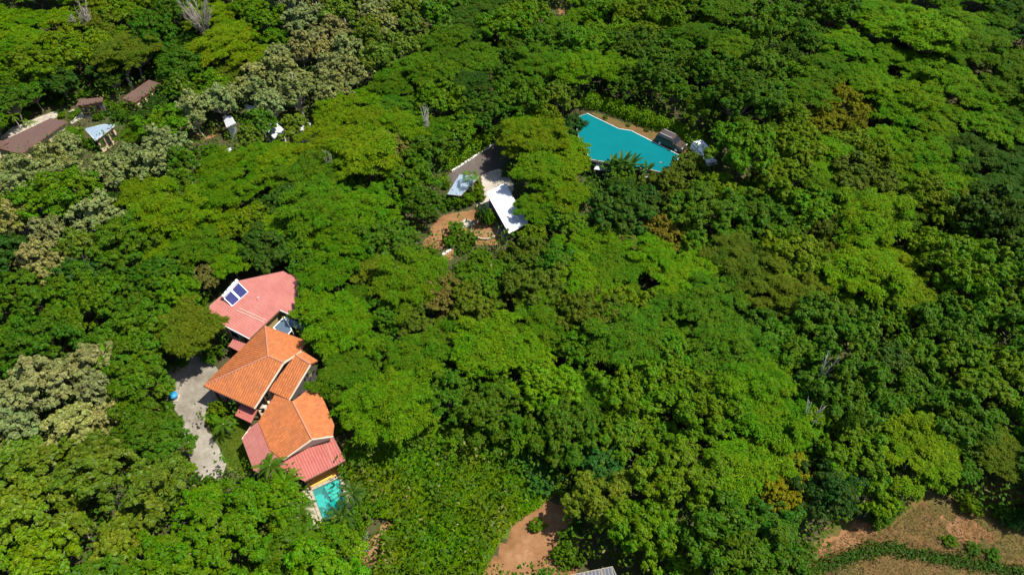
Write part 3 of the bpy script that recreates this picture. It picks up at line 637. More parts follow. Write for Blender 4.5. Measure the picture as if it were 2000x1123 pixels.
def suv(name, loc, heading, body, label, group='vehicles parked above the teal roof'):
    r = empty(name, loc, label, 'car', group, rz=heading)
    def pb(nm, v, f, mt, par=None):
        o = bpy.data.objects.new(nm, me_new(nm, v, f, mt)); return link(o, par or r)
    def loft(sec):
        """sec: list of (x, halfwidth, z0, z1, topinset)"""
        v, f = [], []
        for x, w, z0, z1, ti in sec: v += [(x, -w, z0), (x, w, z0), (x, w, (z0+z1)/2+.1), (x, w-ti, z1), (x, -w+ti, z1), (x, -w, (z0+z1)/2+.1)]
        n = len(sec)
        for i in range(n-1):
            for k in range(6): f.append((6*i+k, 6*i+(k+1) % 6, 6*i+6+(k+1) % 6, 6*i+6+k))
        f.append((0, 1, 2, 3, 4, 5)); f.append(tuple(6*n-6+k for k in range(6))[::-1]); return v, [q[::-1] for q in f]
    bd = pb('body', *loft([(-2.42, .82, .50, .95, .1), (-2.38, .93, .38, 1.1, .06), (-1.2, .96, .34, 1.16, .06), (.9, .96, .34, 1.15, .06), (1.15, .95, .34, 1.12, .08), (2.1, .92, .36, 1.02, .14), (2.36, .86, .42, .92, .14), (2.42, .74, .52, .80, .12)]), body)
    pb('cabin', *loft([(-2.36, .86, 1.06, 1.12, .04), (-2.18, .84, 1.06, 1.78, .16), (-1.9, .84, 1.06, 1.86, .16), (.2, .84, 1.06, 1.86, .16), (.42, .85, 1.06, 1.80, .16), (1.16, .88, 1.06, 1.12, .02)]), body)
    pb('windscreen', [(.50, -.66, 1.77), (.50, .66, 1.77), (1.12, .76, 1.18), (1.12, -.76, 1.18)], [(0, 3, 2, 1)], 'glass')
    pb('rear_window', [(-2.215, -.64, 1.72), (-2.215, .64, 1.72), (-2.36, .74, 1.2), (-2.36, -.74, 1.2)], [(0, 1, 2, 3)], 'glass')
    for s in (-1, 1):
        for x0, x1 in ((-2.05, -1.25), (-1.17, -.30), (-.22, .52)):
            q = [(x0, s*.862, 1.2), (x1+(.28 if x1 > .4 else 0), s*.862, 1.2), (x1-.02, s*.752, 1.72), (x0+.03, s*.752, 1.72)]
            pb('side_window', q, [(0, 1, 2, 3) if s < 0 else (3, 2, 1, 0)], 'glass')
        b = MB().box((-.85, s*.62, 1.92), (1.05, 0, 0), (0, .025, 0), (0, 0, .03)); pb('roof_rail', b.v, b.f, 'alu')
        b = MB().box((.82, s*1.03, 1.22), (.07, 0, 0), (0, .11, 0), (0, 0, .09)); pb('mirror', b.v, b.f, body)
        b = MB().box((2.33, s*.66, .86), (.06, 0, 0), (0, .17, 0), (0, 0, .09)); pb('headlight', b.v, b.f, 'alu')
        b = MB().box((-2.40, s*.74, .95), (.04, 0, 0), (0, .09, 0), (0, 0, .14)); pb('tail_light', b.v, b.f, 'redtile')
        for x in (-1.45, 1.45):
            b = MB().tube([(x, s*.74, .37), (x, s*.985, .37)], [.37, .37], 18); w = pb('wheel', b.v, b.f, 'tyre')
            b = MB().tube([(x, s*.98, .37), (x, s*1.0, .37)], [.23, .21], 12); pb('rim', b.v, b.f, 'alu', w)
    b = MB().box((2.43, 0, .70), (.02, 0, 0), (0, .48, 0), (0, 0, .12)); pb('grille', b.v, b.f, 'tyre')
    b = MB().box((2.38, 0, .45), (.09, 0, 0), (0, .86, 0), (0, 0, .1)); pb('bumper', b.v, b.f, body)
    return r
c0 = P(1307, 278.5, 4.1); hd = math.atan2((TD-TA)[1], (TD-TA)[0])
cn = np.array([math.cos(hd+math.pi/2), math.sin(hd+math.pi/2)])
suv('sport_utility_car', (c0[0]+cn[0]*.75, c0[1]+cn[1]*.75, TZ(c0[0], c0[1])+.02), hd, 'carbody', 'dark bronze sport utility car parked along the white edge of the teal roof')
c1 = P(1373, 301, 4.0); suv('sport_utility_car', (c1[0]+cn[0]*.3, c1[1]+cn[1]*.3, TZ(c1[0], c1[1])+.02), hd-.5, 'carwhite', 'white car mostly hidden behind an olive tree past the bronze car')

# --- villas top left: brown and grey roofs, white house among the teaks
def shedhouse(name, cor, zl, rmat, wmat, label, hi=(1, 2), dz=.6, base=None, opens=True, cat='house', rib=.4):
    z0 = 0 if base is None else base
    q = [P(*c, z0+zl+(dz if i in hi else 0)) for i, c in enumerate(cor)]
    h = empty(name, [*np.mean(q, 0)[:2], z0], label, cat)
    roof('roof', q, rmat, h, rib, .03, .16); pl_ = plane3(*q[:3]); w = inset(q, .86)
    walls('wall', w, z0-1.2 if base else -.4, lambda x, y: pl_.z(x, y)-.2, wmat, h); FOOT.append([p[:2] for p in q])
    for i in range(len(q)): trimline('fascia_board', q[i], q[(i+1) % len(q)], 'trim' if rmat == 'brownroof' else 'alu', h, .1, .2, -.09)
    if opens:
        for i in range(len(w)):
            a, b = w[i], w[(i+1) % len(w)]; o = np.array([b[1]-a[1], a[0]-b[0]]); m = (a+b)/2-np.mean(w, 0); o = o if o@m > 0 else -o
            if o[1] < 0 and np.linalg.norm(b-a) > 1.6:
                for t in (.12, .42, .70): window(h, a, b, z0+.4 if t == .42 else z0+1.0, z0+2.2, t, t+.2, o, 'glass', 'wood', 'door' if t == .42 else 'window')
    return h
shedhouse('villa', [(-16, 286), (98, 232), (130, 238), (41, 301)], 2.9, 'brownroof', 'cream', 'long villa with plain dark brown roof beside the pale terrace')
shedhouse('villa', [(-60, 300), (-20, 272), (16, 277.5), (-30, 306)], 2.7, 'brownroof', 'cream', 'brown roof corner of a villa cut off by the terrace edge', opens=False)
shedhouse('pavilion', [(148.5, 207.5), (156, 195.5), (200, 190.5), (199, 198.5)], 2.6, 'brownroof', 'darkwall', 'small brown roofed pavilion with dark openings above the stone courtyard', hi=(1, 2), dz=.3, cat='pavilion')
shedhouse('villa', [(239.5, 192), (262.7, 200.5), (313, 164), (291, 157)], 2.8, 'brownroof', 'cream', 'narrow brown roofed villa below the bare earth bank', hi=(0, 3), dz=.3)
shedhouse('villa', [(165.6, 252), (201, 243.5), (224, 244.5), (186, 274.5)], 2.7, 'greyroof', 'cream', 'low villa with grey blue metal roof among the pale teaks', dz=.3)
zb = TZ(*P(510, 240, 3)[:2])
shedhouse('white_house', [(477, 205), (499, 208), (558, 256), (535, 270)], 2.8, 'whiteroof', 'white', 'white house glimpsed in pieces through leafy teak trees', hi=(1, 2), dz=.2, base=zb)
shedhouse('white_house', [(435, 228), (451, 226), (460, 241), (443, 249)], 2.6, 'whiteroof', 'white', 'small white house with one flat roof showing above the hillside track', base=TZ(*P(447, 240, 2)[:2]), opens=False)
shedhouse('white_house', [(575, 240), (606, 240), (606, 256), (572, 254)], 2.4, 'whiteroof', 'white', 'white outbuilding barely showing through leaves beyond the white house', base=TZ(*P(590, 248, 3)[:2]), opens=False)
shedhouse('white_house', [(440, 290), (476, 288), (478, 302), (436, 302)], 2.2, 'whiteroof', 'white', 'white garden building barely showing through leaves below the white house', base=TZ(*P(455, 295, 2)[:2]), opens=False)
# dark panel roof at the lower edge of the clearing
BPn = [P(1100, 1150, 2.6), P(1108, 1124, 2.8), P(1196, 1106, 2.8), P(1214, 1145, 2.6)]
hP = empty('panel_roofed_shed', [*np.mean(BPn, 0)[:2], 0], 'shed under dark panels with pale frames at the edge of the dirt clearing', 'shed')
for k in range(3):
    t0, t1 = (0, .35) if k == 0 else ((.37, .73) if k == 1 else (.75, 1))
    q = [BPn[0]*(1-t0)+BPn[3]*t0, BPn[1]*(1-t0)+BPn[2]*t0, BPn[1]*(1-t1)+BPn[2]*t1, BPn[0]*(1-t1)+BPn[3]*t1]
    pnl = roof('roof_panel', q, 'darkroof', hP, .35, .01, .06)
    for i in range(4): trimline('frame_bar', q[i], q[(i+1) % 4], 'stone', hP, .05, .05, .02)
walls('wall', inset(BPn, .9), -.3, lambda x, y: 2.45, 'darkwall', hP); FOOT.append([p[:2] for p in BPn])
# blue tub at the driveway edge
tb = empty('blue_tub', G(343, 778), 'blue plastic tub on a pale base in shade at the driveway edge', 'tub')
gb = G(343, 778); smooth(MB().tube([gb+(0, 0, .14), gb+(0, 0, .4), gb+(0, 0, .75), gb+(0, 0, .8)], [.30, .38, .48, .50], 16).build('tub_body', 'bluepl', tb)); MB().prism([(gb[0]-.5, gb[1]-.5), (gb[0]+.5, gb[1]-.5), (gb[0]+.5, gb[1]+.5), (gb[0]-.5, gb[1]+.5)], 0, .14).build('base_slab', 'stone', tb)

# ------------------------------------------------------------------ vegetation: meshes
def unit(a): return a/(np.linalg.norm(a, axis=-1, keepdims=True)+1e-9)
def leaf_mesh(name, C, Nn, L, Wd, r1, r2, dry, mat, T=None, fold=0.12, seed=0):
    """every leaf is its own folded four-cornered blade"""
    r = np.random.default_rng(seed); n = len(C); Nn = unit(Nn)
    t = r.normal(size=(n, 3)) if T is None else T+r.normal(0, .25, (n, 3))
    t = unit(t-(t*Nn).sum(1, keepdims=True)*Nn); w = np.cross(Nn, t)
    L = np.broadcast_to(np.asarray(L, float), (n,))[:, None]; Wd = np.broadcast_to(np.asarray(Wd, float), (n,))[:, None]
    v = np.empty((n, 4, 3)); v[:, 0] = C-t*L*.5; v[:, 1] = C+w*Wd*.5+Nn*fold*L+t*L*.05; v[:, 2] = C+t*L*.5-Nn*fold*L*.4; v[:, 3] = C-w*Wd*.5+Nn*fold*L+t*L*.05
    me = bpy.data.meshes.new(name); me.vertices.add(4*n); me.vertices.foreach_set('co', v.astype(np.float32).ravel())
    me.loops.add(4*n); me.loops.foreach_set('vertex_index', np.arange(4*n, dtype=np.int32)); me.polygons.add(n); me.polygons.foreach_set('loop_start', np.arange(0, 4*n, 4, dtype=np.int32))
    me.update(calc_edges=True)
    a = me.attributes.new('lf', 'FLOAT_VECTOR', 'POINT'); q = np.stack([r1, r2, dry], 1); a.data.foreach_set('vector', np.repeat(q, 4, 0).astype(np.float32).ravel())
    me.materials.append(M[mat]); return me
def dirs(r, n, zmin=-0.2, up=0.0):
    d = []
    while len(d) < n:
        v = r.normal(size=3); v /= np.linalg.norm(v)
        if v[2] > zmin and all(v@o < 1-0.55/n**0.9 for o in d[-40:]): d.append(v)
    return np.array(d)
def crown(kind, seed, R=5.0, n=20000, bloom=False):
    """returns crown mesh, trunk mesh; tree of crown radius R, base at z=0"""
    r = np.random.default_rng(seed)
    #                       height, z/xy, boughs, bough r, clusters, flatness, leaf, aspect, material
    Hc, rz, nb, rb, sub, flat, Lf, asp, mat = dict(
        broad=(4.9, .46, 48, .23, 20, .75, .29, .55, 'leaf'), teak=(5.6, .72, 38, .23, 14, 1.0, .42, .58, 'glossleaf'),
        feather=(5.2, .34, 52, .25, 16, .36, .36, .26, 'matleaf'), dense=(4.7, .46, 60, .20, 15, .8, .215, .5, 'leaf'),
        shrub=(.75*R*.55, .55, 20, .38, 10, .8, .26, .4, 'leaf'))[kind]
    k = R/5.0
    if kind != 'shrub': Hc *= (.55+.45*k)
    D = dirs(r, nb, -0.05 if kind == 'feather' else -.3)
    lob = r.normal(size=(4, 3)); lob = unit(lob)
    amp = 1+.34*np.maximum(D@lob.T, 0).max(1)-.2+r.normal(0, .13, nb)
    rad = np.where(r.random(nb) < .30, r.uniform(.30, .7, nb), r.uniform(.72, 1.05, nb))
    bc = D*(R*rad*amp)[:, None]*np.array([1, 1, rz])
    if kind == 'teak': bc[:, :2] *= (1.08-.45*np.clip(bc[:, 2:]/(R*rz), -0.2, 1))
    if kind == 'feather': bc[:, 2] = np.round(bc[:, 2]/(.16*R))*.16*R*.8+r.normal(0, .04*R, nb)
    bc[:, 2] += Hc
    C, NN, DR, BR_, T = [], [], [], [], []
    per = max(4, n//(nb*sub)); btone = r.random(nb)
    for b in range(nb):
        rbb = R*rb*r.uniform(.72, 1.3); dd = unit(r.normal(size=(sub, 3))); dd[:, 2] = np.where(dd[:, 2] < -.15, -dd[:, 2], dd[:, 2]); sc = bc[b]+dd*rbb*np.array([1, 1, flat])*r.uniform(.30, 1.2, (sub, 1))
        for s in range(sub):
            rs = rbb*(.40 if kind in ('feather', 'shrub') else .31)*r.uniform(.65, 1.4); m = int(per*r.uniform(.75, 1.25))
            q = unit(r.normal(size=(m, 3))); q[:, 2] = np.where(q[:, 2] < -.35, -q[:, 2], q[:, 2])
            pos = sc[s]+q*rs*np.array([1, 1, flat*.9+.1])*(r.random((m, 1))**.4)
            out = unit(pos-bc[b])
            if kind == 'feather': nn = unit(q*.25+np.array([0, 0, 1.0])+r.normal(0, .28, (m, 3)))
            elif kind == 'teak': nn = unit(out*.6+q*.5+np.array([0, 0, .55])+r.normal(0, .5, (m, 3)))
            else: nn = unit(out*.5+q*.6+np.array([0, 0, .7])+r.normal(0, .38, (m, 3)))
            C.append(pos); NN.append(nn); T.append(q*np.array([1, 1, .2]))
            fl = 0.0
            if bloom and (sc[s][2]-Hc) > .25*R*rz and r.random() < .65: fl = 1.0
            DR.append(np.where(r.random(m) < (.50 if fl else .010), r.uniform(.35, .85, m), 0)); BR_.append(np.full(m, btone[b]*.6+r.random()*.4))
    C = np.concatenate(C); NN = np.concatenate(NN); DR = np.concatenate(DR); BR_ = np.concatenate(BR_); T = np.concatenate(T)
    lo = .15 if kind == 'shrub' else 1.2*k
    C[:, 2] = np.maximum(C[:, 2], lo+r.random(len(C))*.3)
    rad_ = np.percentile(np.hypot(C[:, 0], C[:, 1]), 97); kk = R/rad_; C[:, :2] *= kk; bc[:, :2] *= kk
    EXT = (np.percentile(C[:, 2], 2), np.percentile(C[:, 2], 99))
    m = len(C); Ls = Lf*(.75+.25*k)*r.uniform(.7, 1.35, m)
    Ls = np.where(DR > 0, Ls*.6, Ls)
    cm = leaf_mesh('crown', C, NN, Ls, Ls*asp, r.random(m), np.clip(BR_+r.normal(0, .18, m), 0, 1), DR, mat, T if kind == 'feather' else None, seed=seed+1)
    # trunk and limbs
    tb = MB(); hb = Hc*.5 if kind != 'shrub' else .25
    lean = r.normal(0, .25, 2)*k
    fork = np.array([lean[0], lean[1], hb]); t0 = (.19 if kind != 'shrub' else .05)*k**.8
    if kind == 'shrub': tb.tube([(0, 0, -.2), fork*.5, fork], [t0, t0*.8, t0*.6], 5)
    else:
        tb.tube([(0, 0, -.5), (lean[0]*.1, lean[1]*.1, .3), (lean[0]*.5+r.normal(0, .1), lean[1]*.5, hb*.55), fork, fork+(bc.mean(0)-fork)*.6], [t0*1.5, t0*1.1, t0*.9, t0*.75, t0*.3], 8)
    for b in range(0, nb, 2 if kind != 'shrub' else 3):
        e = bc[b]; mid = fork*.45+e*.55+np.array([0, 0, -.10*np.linalg.norm(e-fork)])+r.normal(0, .12, 3)*k
        tb.tube([fork+r.normal(0, .05, 3), mid, e], [t0*.42, t0*.26, t0*.09], 5)
    tm = me_new('trunk', tb.v, tb.f, 'palebark' if kind == 'teak' else 'bark')
    tm.polygons.foreach_set('use_smooth', np.ones(len(tm.polygons), bool))
    return cm, tm, EXT
LIB = {}
for kind, spec in (('broad', [(5.4, 38000), (5.0, 36000), (4.4, 30000), (4.0, 26000), (3.4, 20000), (3.2, 18000), (2.6, 13000), (2.4, 12000)]),
                   ('feather', [(6.0, 52000), (5.2, 44000), (4.6, 37000), (4.0, 30000), (3.4, 24000), (3.0, 19000), (2.6, 15000)]),
                   ('teak', [(4.0, 20000), (3.7, 18000), (3.4, 16000), (3.0, 13000), (2.7, 11000), (2.5, 9500)]),
                   ('dense', [(4.8, 54000), (4.0, 42000), (3.3, 31000), (2.7, 22000), (2.4, 18000)]),
                   ('shrub', [(1.8, 4600), (1.5, 3600), (1.3, 2900), (1.0, 2200)])):
    LIB[kind] = [(R, *crown(kind, 100*len(LIB)+i, R, n)) for i, (R, n) in enumerate(spec)]

LIB['teak_bloom'] = [(R, *crown('teak', 900+i, R, n, True)) for i, (R, n) in enumerate([(4.0, 20000), (3.6, 17000), (3.1, 14000), (2.6, 10500)])]
COLS = dict(g1=(.068, .144, .006), g2=(.049, .107, .007), g3=(.032, .074, .008), g4=(.086, .146, .006), g5=(.072, .106, .009),
            g6=(.032, .094, .014), yel=(.128, .138, .008), org=(.130, .108, .012), tan=(.128, .128, .028), tk=(.086, .132, .012), tg=(.158, .192, .058), tn=(.170, .182, .060), md=(.088, .175, .006), me=(.115, .165, .010))
CNAME = dict(md='bright green', me='yellowish', g1='fresh green', g2='mid green', g3='dark green', g4='yellow green', g5='olive', g6='blue green', yel='yellowing', org='orange tinged', tan='dry tan', tk='light green', tg='grey green', tn='tan flowering')
KNAME = dict(broad=('broadleaf_tree', 'broad-crowned tree', 'tree'), feather=('feathery_tree', 'fine-leaved layered tree', 'tree'), teak=('teak_tree', 'large-leaved teak', 'tree'),
             dense=('bushy_tree', 'bushy tree', 'tree'), shrub=('shrub', 'low leafy shrub', 'shrub'))
MARKS = [(G(1220, 275), 'the teal roof', 16), (G(985, 405), 'the white-roofed shed', 10), (G(905, 360), 'the grey carport', 8), (G(490, 590), 'the solar heater cabin', 10), (G(490, 720), 'the orange hipped roof', 10),
         (G(580, 850), 'the cabin above the pool', 9), (G(640, 990), 'the plunge pool', 7), (G(390, 850), 'the concrete driveway', 10), (G(1040, 1050), 'the dirt clearing', 8), (G(1800, 1060), 'the dry grass field', 16),
         (G(850, 960), 'the open meadow', 10), (G(60, 270), 'the long brown villa', 12), (G(280, 180), 'the narrow brown villa', 9), (G(500, 240), 'the white house', 12), (G(195, 258), 'the grey-roofed villa', 7), (G(860, 460), 'the dirt yard', 7)]
def place_phrase(p):
    d = [(np.hypot(p[0]-m[0][0], p[1]-m[0][1])-m[2], m[1]) for m in MARKS]; d.sort()
    if d[0][0] < 0: return 'beside '+d[0][1]+' toward '+d[1][1]
    if d[0][0] < 12: return 'near '+d[0][1]+' toward '+d[1][1]
    if d[0][0] < 28: return 'between '+d[0][1]+' and '+d[1][1]
    return 'deep in forest beyond '+d[0][1]
def size_word(kind, R):
    if kind == 'shrub': return 'tiny ' if R < .95 else ('wide ' if R > 1.5 else '')
    return 'very big ' if R > 5 else ('big ' if R > 4.2 else ('' if R > 3.3 else ('small ' if R > 2.6 else 'slight ')))
TREES = []                                                   # x, y, R
COUNT = {}
def vary(c, r): 
    f = math.exp(r.normal(0, .10)); h = r.normal(0, .06)
    return (c[0]*f*(1+h), c[1]*f, max(.003, c[2]*f*(1-h)), 1)
trng = np.random.default_rng(21)
def plant(kind, x, y, R, col, label=None, zs=None, zoff=0.0, group=None):
    opt = LIB['teak_bloom' if kind == 'teak' and col in ('tn', 'tg') else kind]; best = sorted(opt, key=lambda o: abs(math.log(o[0]/R))+trng.random()*.35)[0]
    s = R/best[0]; nm, kn, cat = KNAME[kind]
    z = TZ(x, y)+zoff
    ph = place_phrase((x, y))
    c = COLS[col] if isinstance(col, str) else col
    lb_ = label or f'{size_word(kind, R)}{CNAME.get(col, "green")} {kn} {ph}'
    if len(lb_.split()) > 16: lb_ = lb_.replace('fine-leaved ', '').replace('very ', '')
    t = empty(nm, (x, y, z), lb_, cat, group or {'shrub': 'low shrubs and saplings', 'teak': 'teak trees of the plantation'}.get(kind, 'forest canopy trees'), rz=trng.random()*6.283, s=s)
    if zs:
        q_ = trng.uniform(.88, 1.14); t.scale = (s*q_, s/q_, s*zs)
        if kind != 'shrub': t.rotation_euler = (trng.normal(0, .05), trng.normal(0, .05), t.rotation_euler[2])
    for n_, me in (('trunk', best[2]), ('crown', best[1])):
        o = bpy.data.objects.new(n_, me); link(o, t)
        if n_ == 'crown': o.color = vary(c, trng)
    TREES.append((x, y, R)); COUNT[kind] = COUNT.get(kind, 0)+1
    return t
def ext(kind, R):
    o = min(LIB[kind], key=lambda o: abs(math.log(o[0]/R))); s = R/o[0]; return o[3][0]*s, o[3][1]*s
def crown_h(kind, R, zs=1.0):
    a, b = ext(kind, R); return (a+b)/2*zs
def at_crown(px, py, kind, R):
    """ground spot of a tree whose crown centre shows at this pixel"""
    h = crown_h(kind, R); z = 0
    for _ in range(6):
        p = P(px, py, z+h); z = TZ(p[0], p[1])
    return p

# openings of the canopy (photo pixels)
OPEN = [
 [(415, 592), (465, 546), (553, 527), (576, 538), (566, 560), (572, 590), (566, 612), (586, 632), (562, 652), (520, 640), (490, 664), (462, 655), (436, 636), (428, 620)],
 [(396, 753), (518, 635), (582, 659), (590, 690), (606, 712), (600, 745), (612, 758), (638, 800), (654, 850), (677, 902), (664, 932), (670, 965), (640, 1016), (612, 965), (600, 947), (560, 925), (520, 895), (497, 920), (471, 856), (488, 828), (458, 812), (468, 795), (440, 780)],
 [(345, 722), (372, 712), (402, 728), (400, 755), (440, 775), (400, 790), (398, 830), (412, 845), (442, 905), (415, 934), (388, 918), (374, 880), (366, 830), (352, 800), (340, 770)],
 [(400, 780), (470, 800), (475, 860), (497, 920), (450, 915), (412, 850)],
 [(948, 1123), (967, 1086), (988, 1062), (990, 1038), (1028, 1009), (1066, 976), (1108, 988), (1114, 1010), (1086, 1050), (1092, 1085), (1075, 1123)],
 [(690, 1098), (698, 1052), (722, 1036), (768, 1018), (774, 1026), (742, 1046), (728, 1075), (732, 1100)],
 [(1595, 1140), (1600, 1060), (1640, 1035), (1672, 1012), (1712, 1042), (1758, 1012), (1800, 972), (1840, 975), (1890, 1005), (1940, 1015), (1975, 1020), (2100, 1050), (2100, 1250), (1595, 1250)],
 [(880, 336), (964, 282), (968, 330), (988, 355), (1033, 436), (995, 459), (978, 475), (940, 477), (905, 460), (862, 482), (826, 481), (848, 430), (870, 416), (918, 412), (928, 400), (900, 385), (884, 383)],
 [(1126, 229), (1147, 219), (1209, 230), (1240, 238), (1290, 262), (1336, 290), (1324, 308), (1284, 328), (1264, 331), (1250, 320), (1180, 324), (1152, 313), (1132, 277)],
 [(1152, 312), (1185, 318), (1200, 330), (1182, 352), (1152, 350)],
 [(0, 268), (60, 233), (105, 211), (148, 205), (155, 193), (201, 188), (199, 212), (180, 220), (152, 242), (125, 246), (85, 278), (45, 304), (-30, 305)],
 [(237, 192), (262, 203), (314, 163), (297, 154), (250, 168), (213, 185)], [(163, 251), (201, 241), (224, 244), (186, 276)],
 [(432, 224), (452, 223), (459, 240), (442, 250)], [(480, 208), (489, 208), (492, 220), (484, 220)], [(520, 226), (536, 231), (555, 256), (541, 270), (526, 248)],
 [(362, 284), (420, 254), (430, 260), (382, 287)], [(1100, 1140), (1112, 1115), (1198, 1102), (1212, 1140)], [(1089, -30), (1103, -30), (1103, 28), (1090, 28)], [(858, 500), (884, 485), (886, 494), (864, 512)], [(170, 293), (190, 280), (206, 275), (198, 285), (176, 296)],
 [(862, 328), (884, 300), (940, 266), (962, 250), (978, 256), (968, 280), (905, 320)], [(1150, 207), (1190, 212), (1240, 232), (1300, 256), (1366, 288), (1378, 302), (1340, 290), (1285, 264), (1235, 246), (1170, 224)]]
LOW = [(676, 940), (698, 890), (760, 862), (850, 852), (940, 868), (1010, 885), (1066, 905), (1078, 955), (1058, 982), (1028, 1010), (990, 1040), (966, 1085), (940, 1140), (725, 1140), (735, 1100), (742, 1048), (776, 1022), (704, 1010)]
def dens(poly, step=9):
    out = []
    for i in range(len(poly)):
        a = np.array(poly[i], float); b = np.array(poly[(i+1) % len(poly)], float); n = max(1, int(np.linalg.norm(b-a)/step))
        out += [a+(b-a)*k/n for k in range(n)]
    c = np.mean(out, 0)
    return np.array(out+[c+(q-c)*.5 for q in out]+[c])
OPD = [dens(o) for o in OPEN]; OPBB = [(o[:, 0].min(), o[:, 0].max(), o[:, 1].min(), o[:, 1].max()) for o in OPD]; LOWD = dens(LOW)
def shrink(o, f): c = np.mean(o, 0); return [tuple(c+(np.array(q)-c)*f) for q in o]
SUNNY = []
for i, (zt_, f_) in {0: (3.8, .90), 1: (3.8, .92), 2: (0, .7), 4: (0, .75), 5: (0, .6), 6: (0, .85), 7: (1.0, .82), 8: (3.1, .9), 10: (2.0, .9), 11: (2.6, .8), 12: (2.6, .8)}.items():
    d_ = dens(shrink(OPEN[i], f_)); SUNNY.append((d_, (d_[:, 0].min(), d_[:, 0].max(), d_[:, 1].min(), d_[:, 1].max()), zt_))
d_ = dens(shrink(LOW, .8)); SUNNY.append((d_, (d_[:, 0].min(), d_[:, 0].max(), d_[:, 1].min(), d_[:, 1].max()), 0.5))
def ellipse(x, y, R, kind, fac=1.0, zs=1.0):
    h = crown_h(kind, R, zs); z = TZ(x, y)+h; cx, cy, zc = proj((x, y, z)); s = F/zc
    a_, b_ = ext(kind, R); dp = math.atan2(CAMH-z, math.hypot(x, y)); rz = (b_-a_)/2*zs
    return cx, cy, R*s*fac, math.hypot(R*math.sin(dp), rz*math.cos(dp))*s*fac, zc
def shades(x, y, R, kind, zs):
    """would this crown's shadow fall well inside a sunlit opening?"""
    h = TZ(x, y)+crown_h(kind, R, zs)
    for (d, bb, zt_) in SUNNY:
        k = (h-zt_)/SUN_DIR.z
        if k <= 0: continue
        cx, cy, zc = proj((x-SUN_DIR.x*k, y-SUN_DIR.y*k, zt_)); ra = R*F/zc*.86; rb = ra*.72
        if cx+ra < bb[0] or cx-ra > bb[1] or cy+rb < bb[2] or cy-rb > bb[3]: continue
        if (((d[:, 0]-cx)/ra)**2+((d[:, 1]-cy)/rb)**2 < 1).any(): return True
    return False
def hits_open(x, y, R, kind, fac=.97, low=True, zs=1.0):
    cx, cy, ra, rb, _ = ellipse(x, y, R, kind, fac, zs)
    for d, bb, poly in list(zip(OPD, OPBB, OPEN))+([(LOWD, (660, 1090, 830, 1145), LOW)] if low else []):
        if cx+ra < bb[0] or cx-ra > bb[1] or cy+rb < bb[2] or cy-rb > bb[3]: continue
        if (((d[:, 0]-cx)/ra)**2+((d[:, 1]-cy)/rb)**2 < 1).any(): return True
        if in_poly(poly, cx, cy): return True
    return False
_FT = {}
def foot_polys(m):
    m = round(m, 1)
    if m not in _FT:
        L_ = []
        for f in FOOT:
            c = np.mean([p[:2] for p in f], 0); q = np.array([c+(np.asarray(p[:2])-c)*(1+m/max(.5, np.linalg.norm(np.asarray(p[:2])-c))) for p in f]); L_.append((q.tolist(), *q.min(0).tolist(), *q.max(0).tolist()))
        _FT[m] = L_
    return _FT[m]
def in_foot(x, y, m):
    for q, x0, y0, x1, y1 in foot_polys(m):
        if x0 < x < x1 and y0 < y < y1 and in_poly(q, x, y): return True
    return False

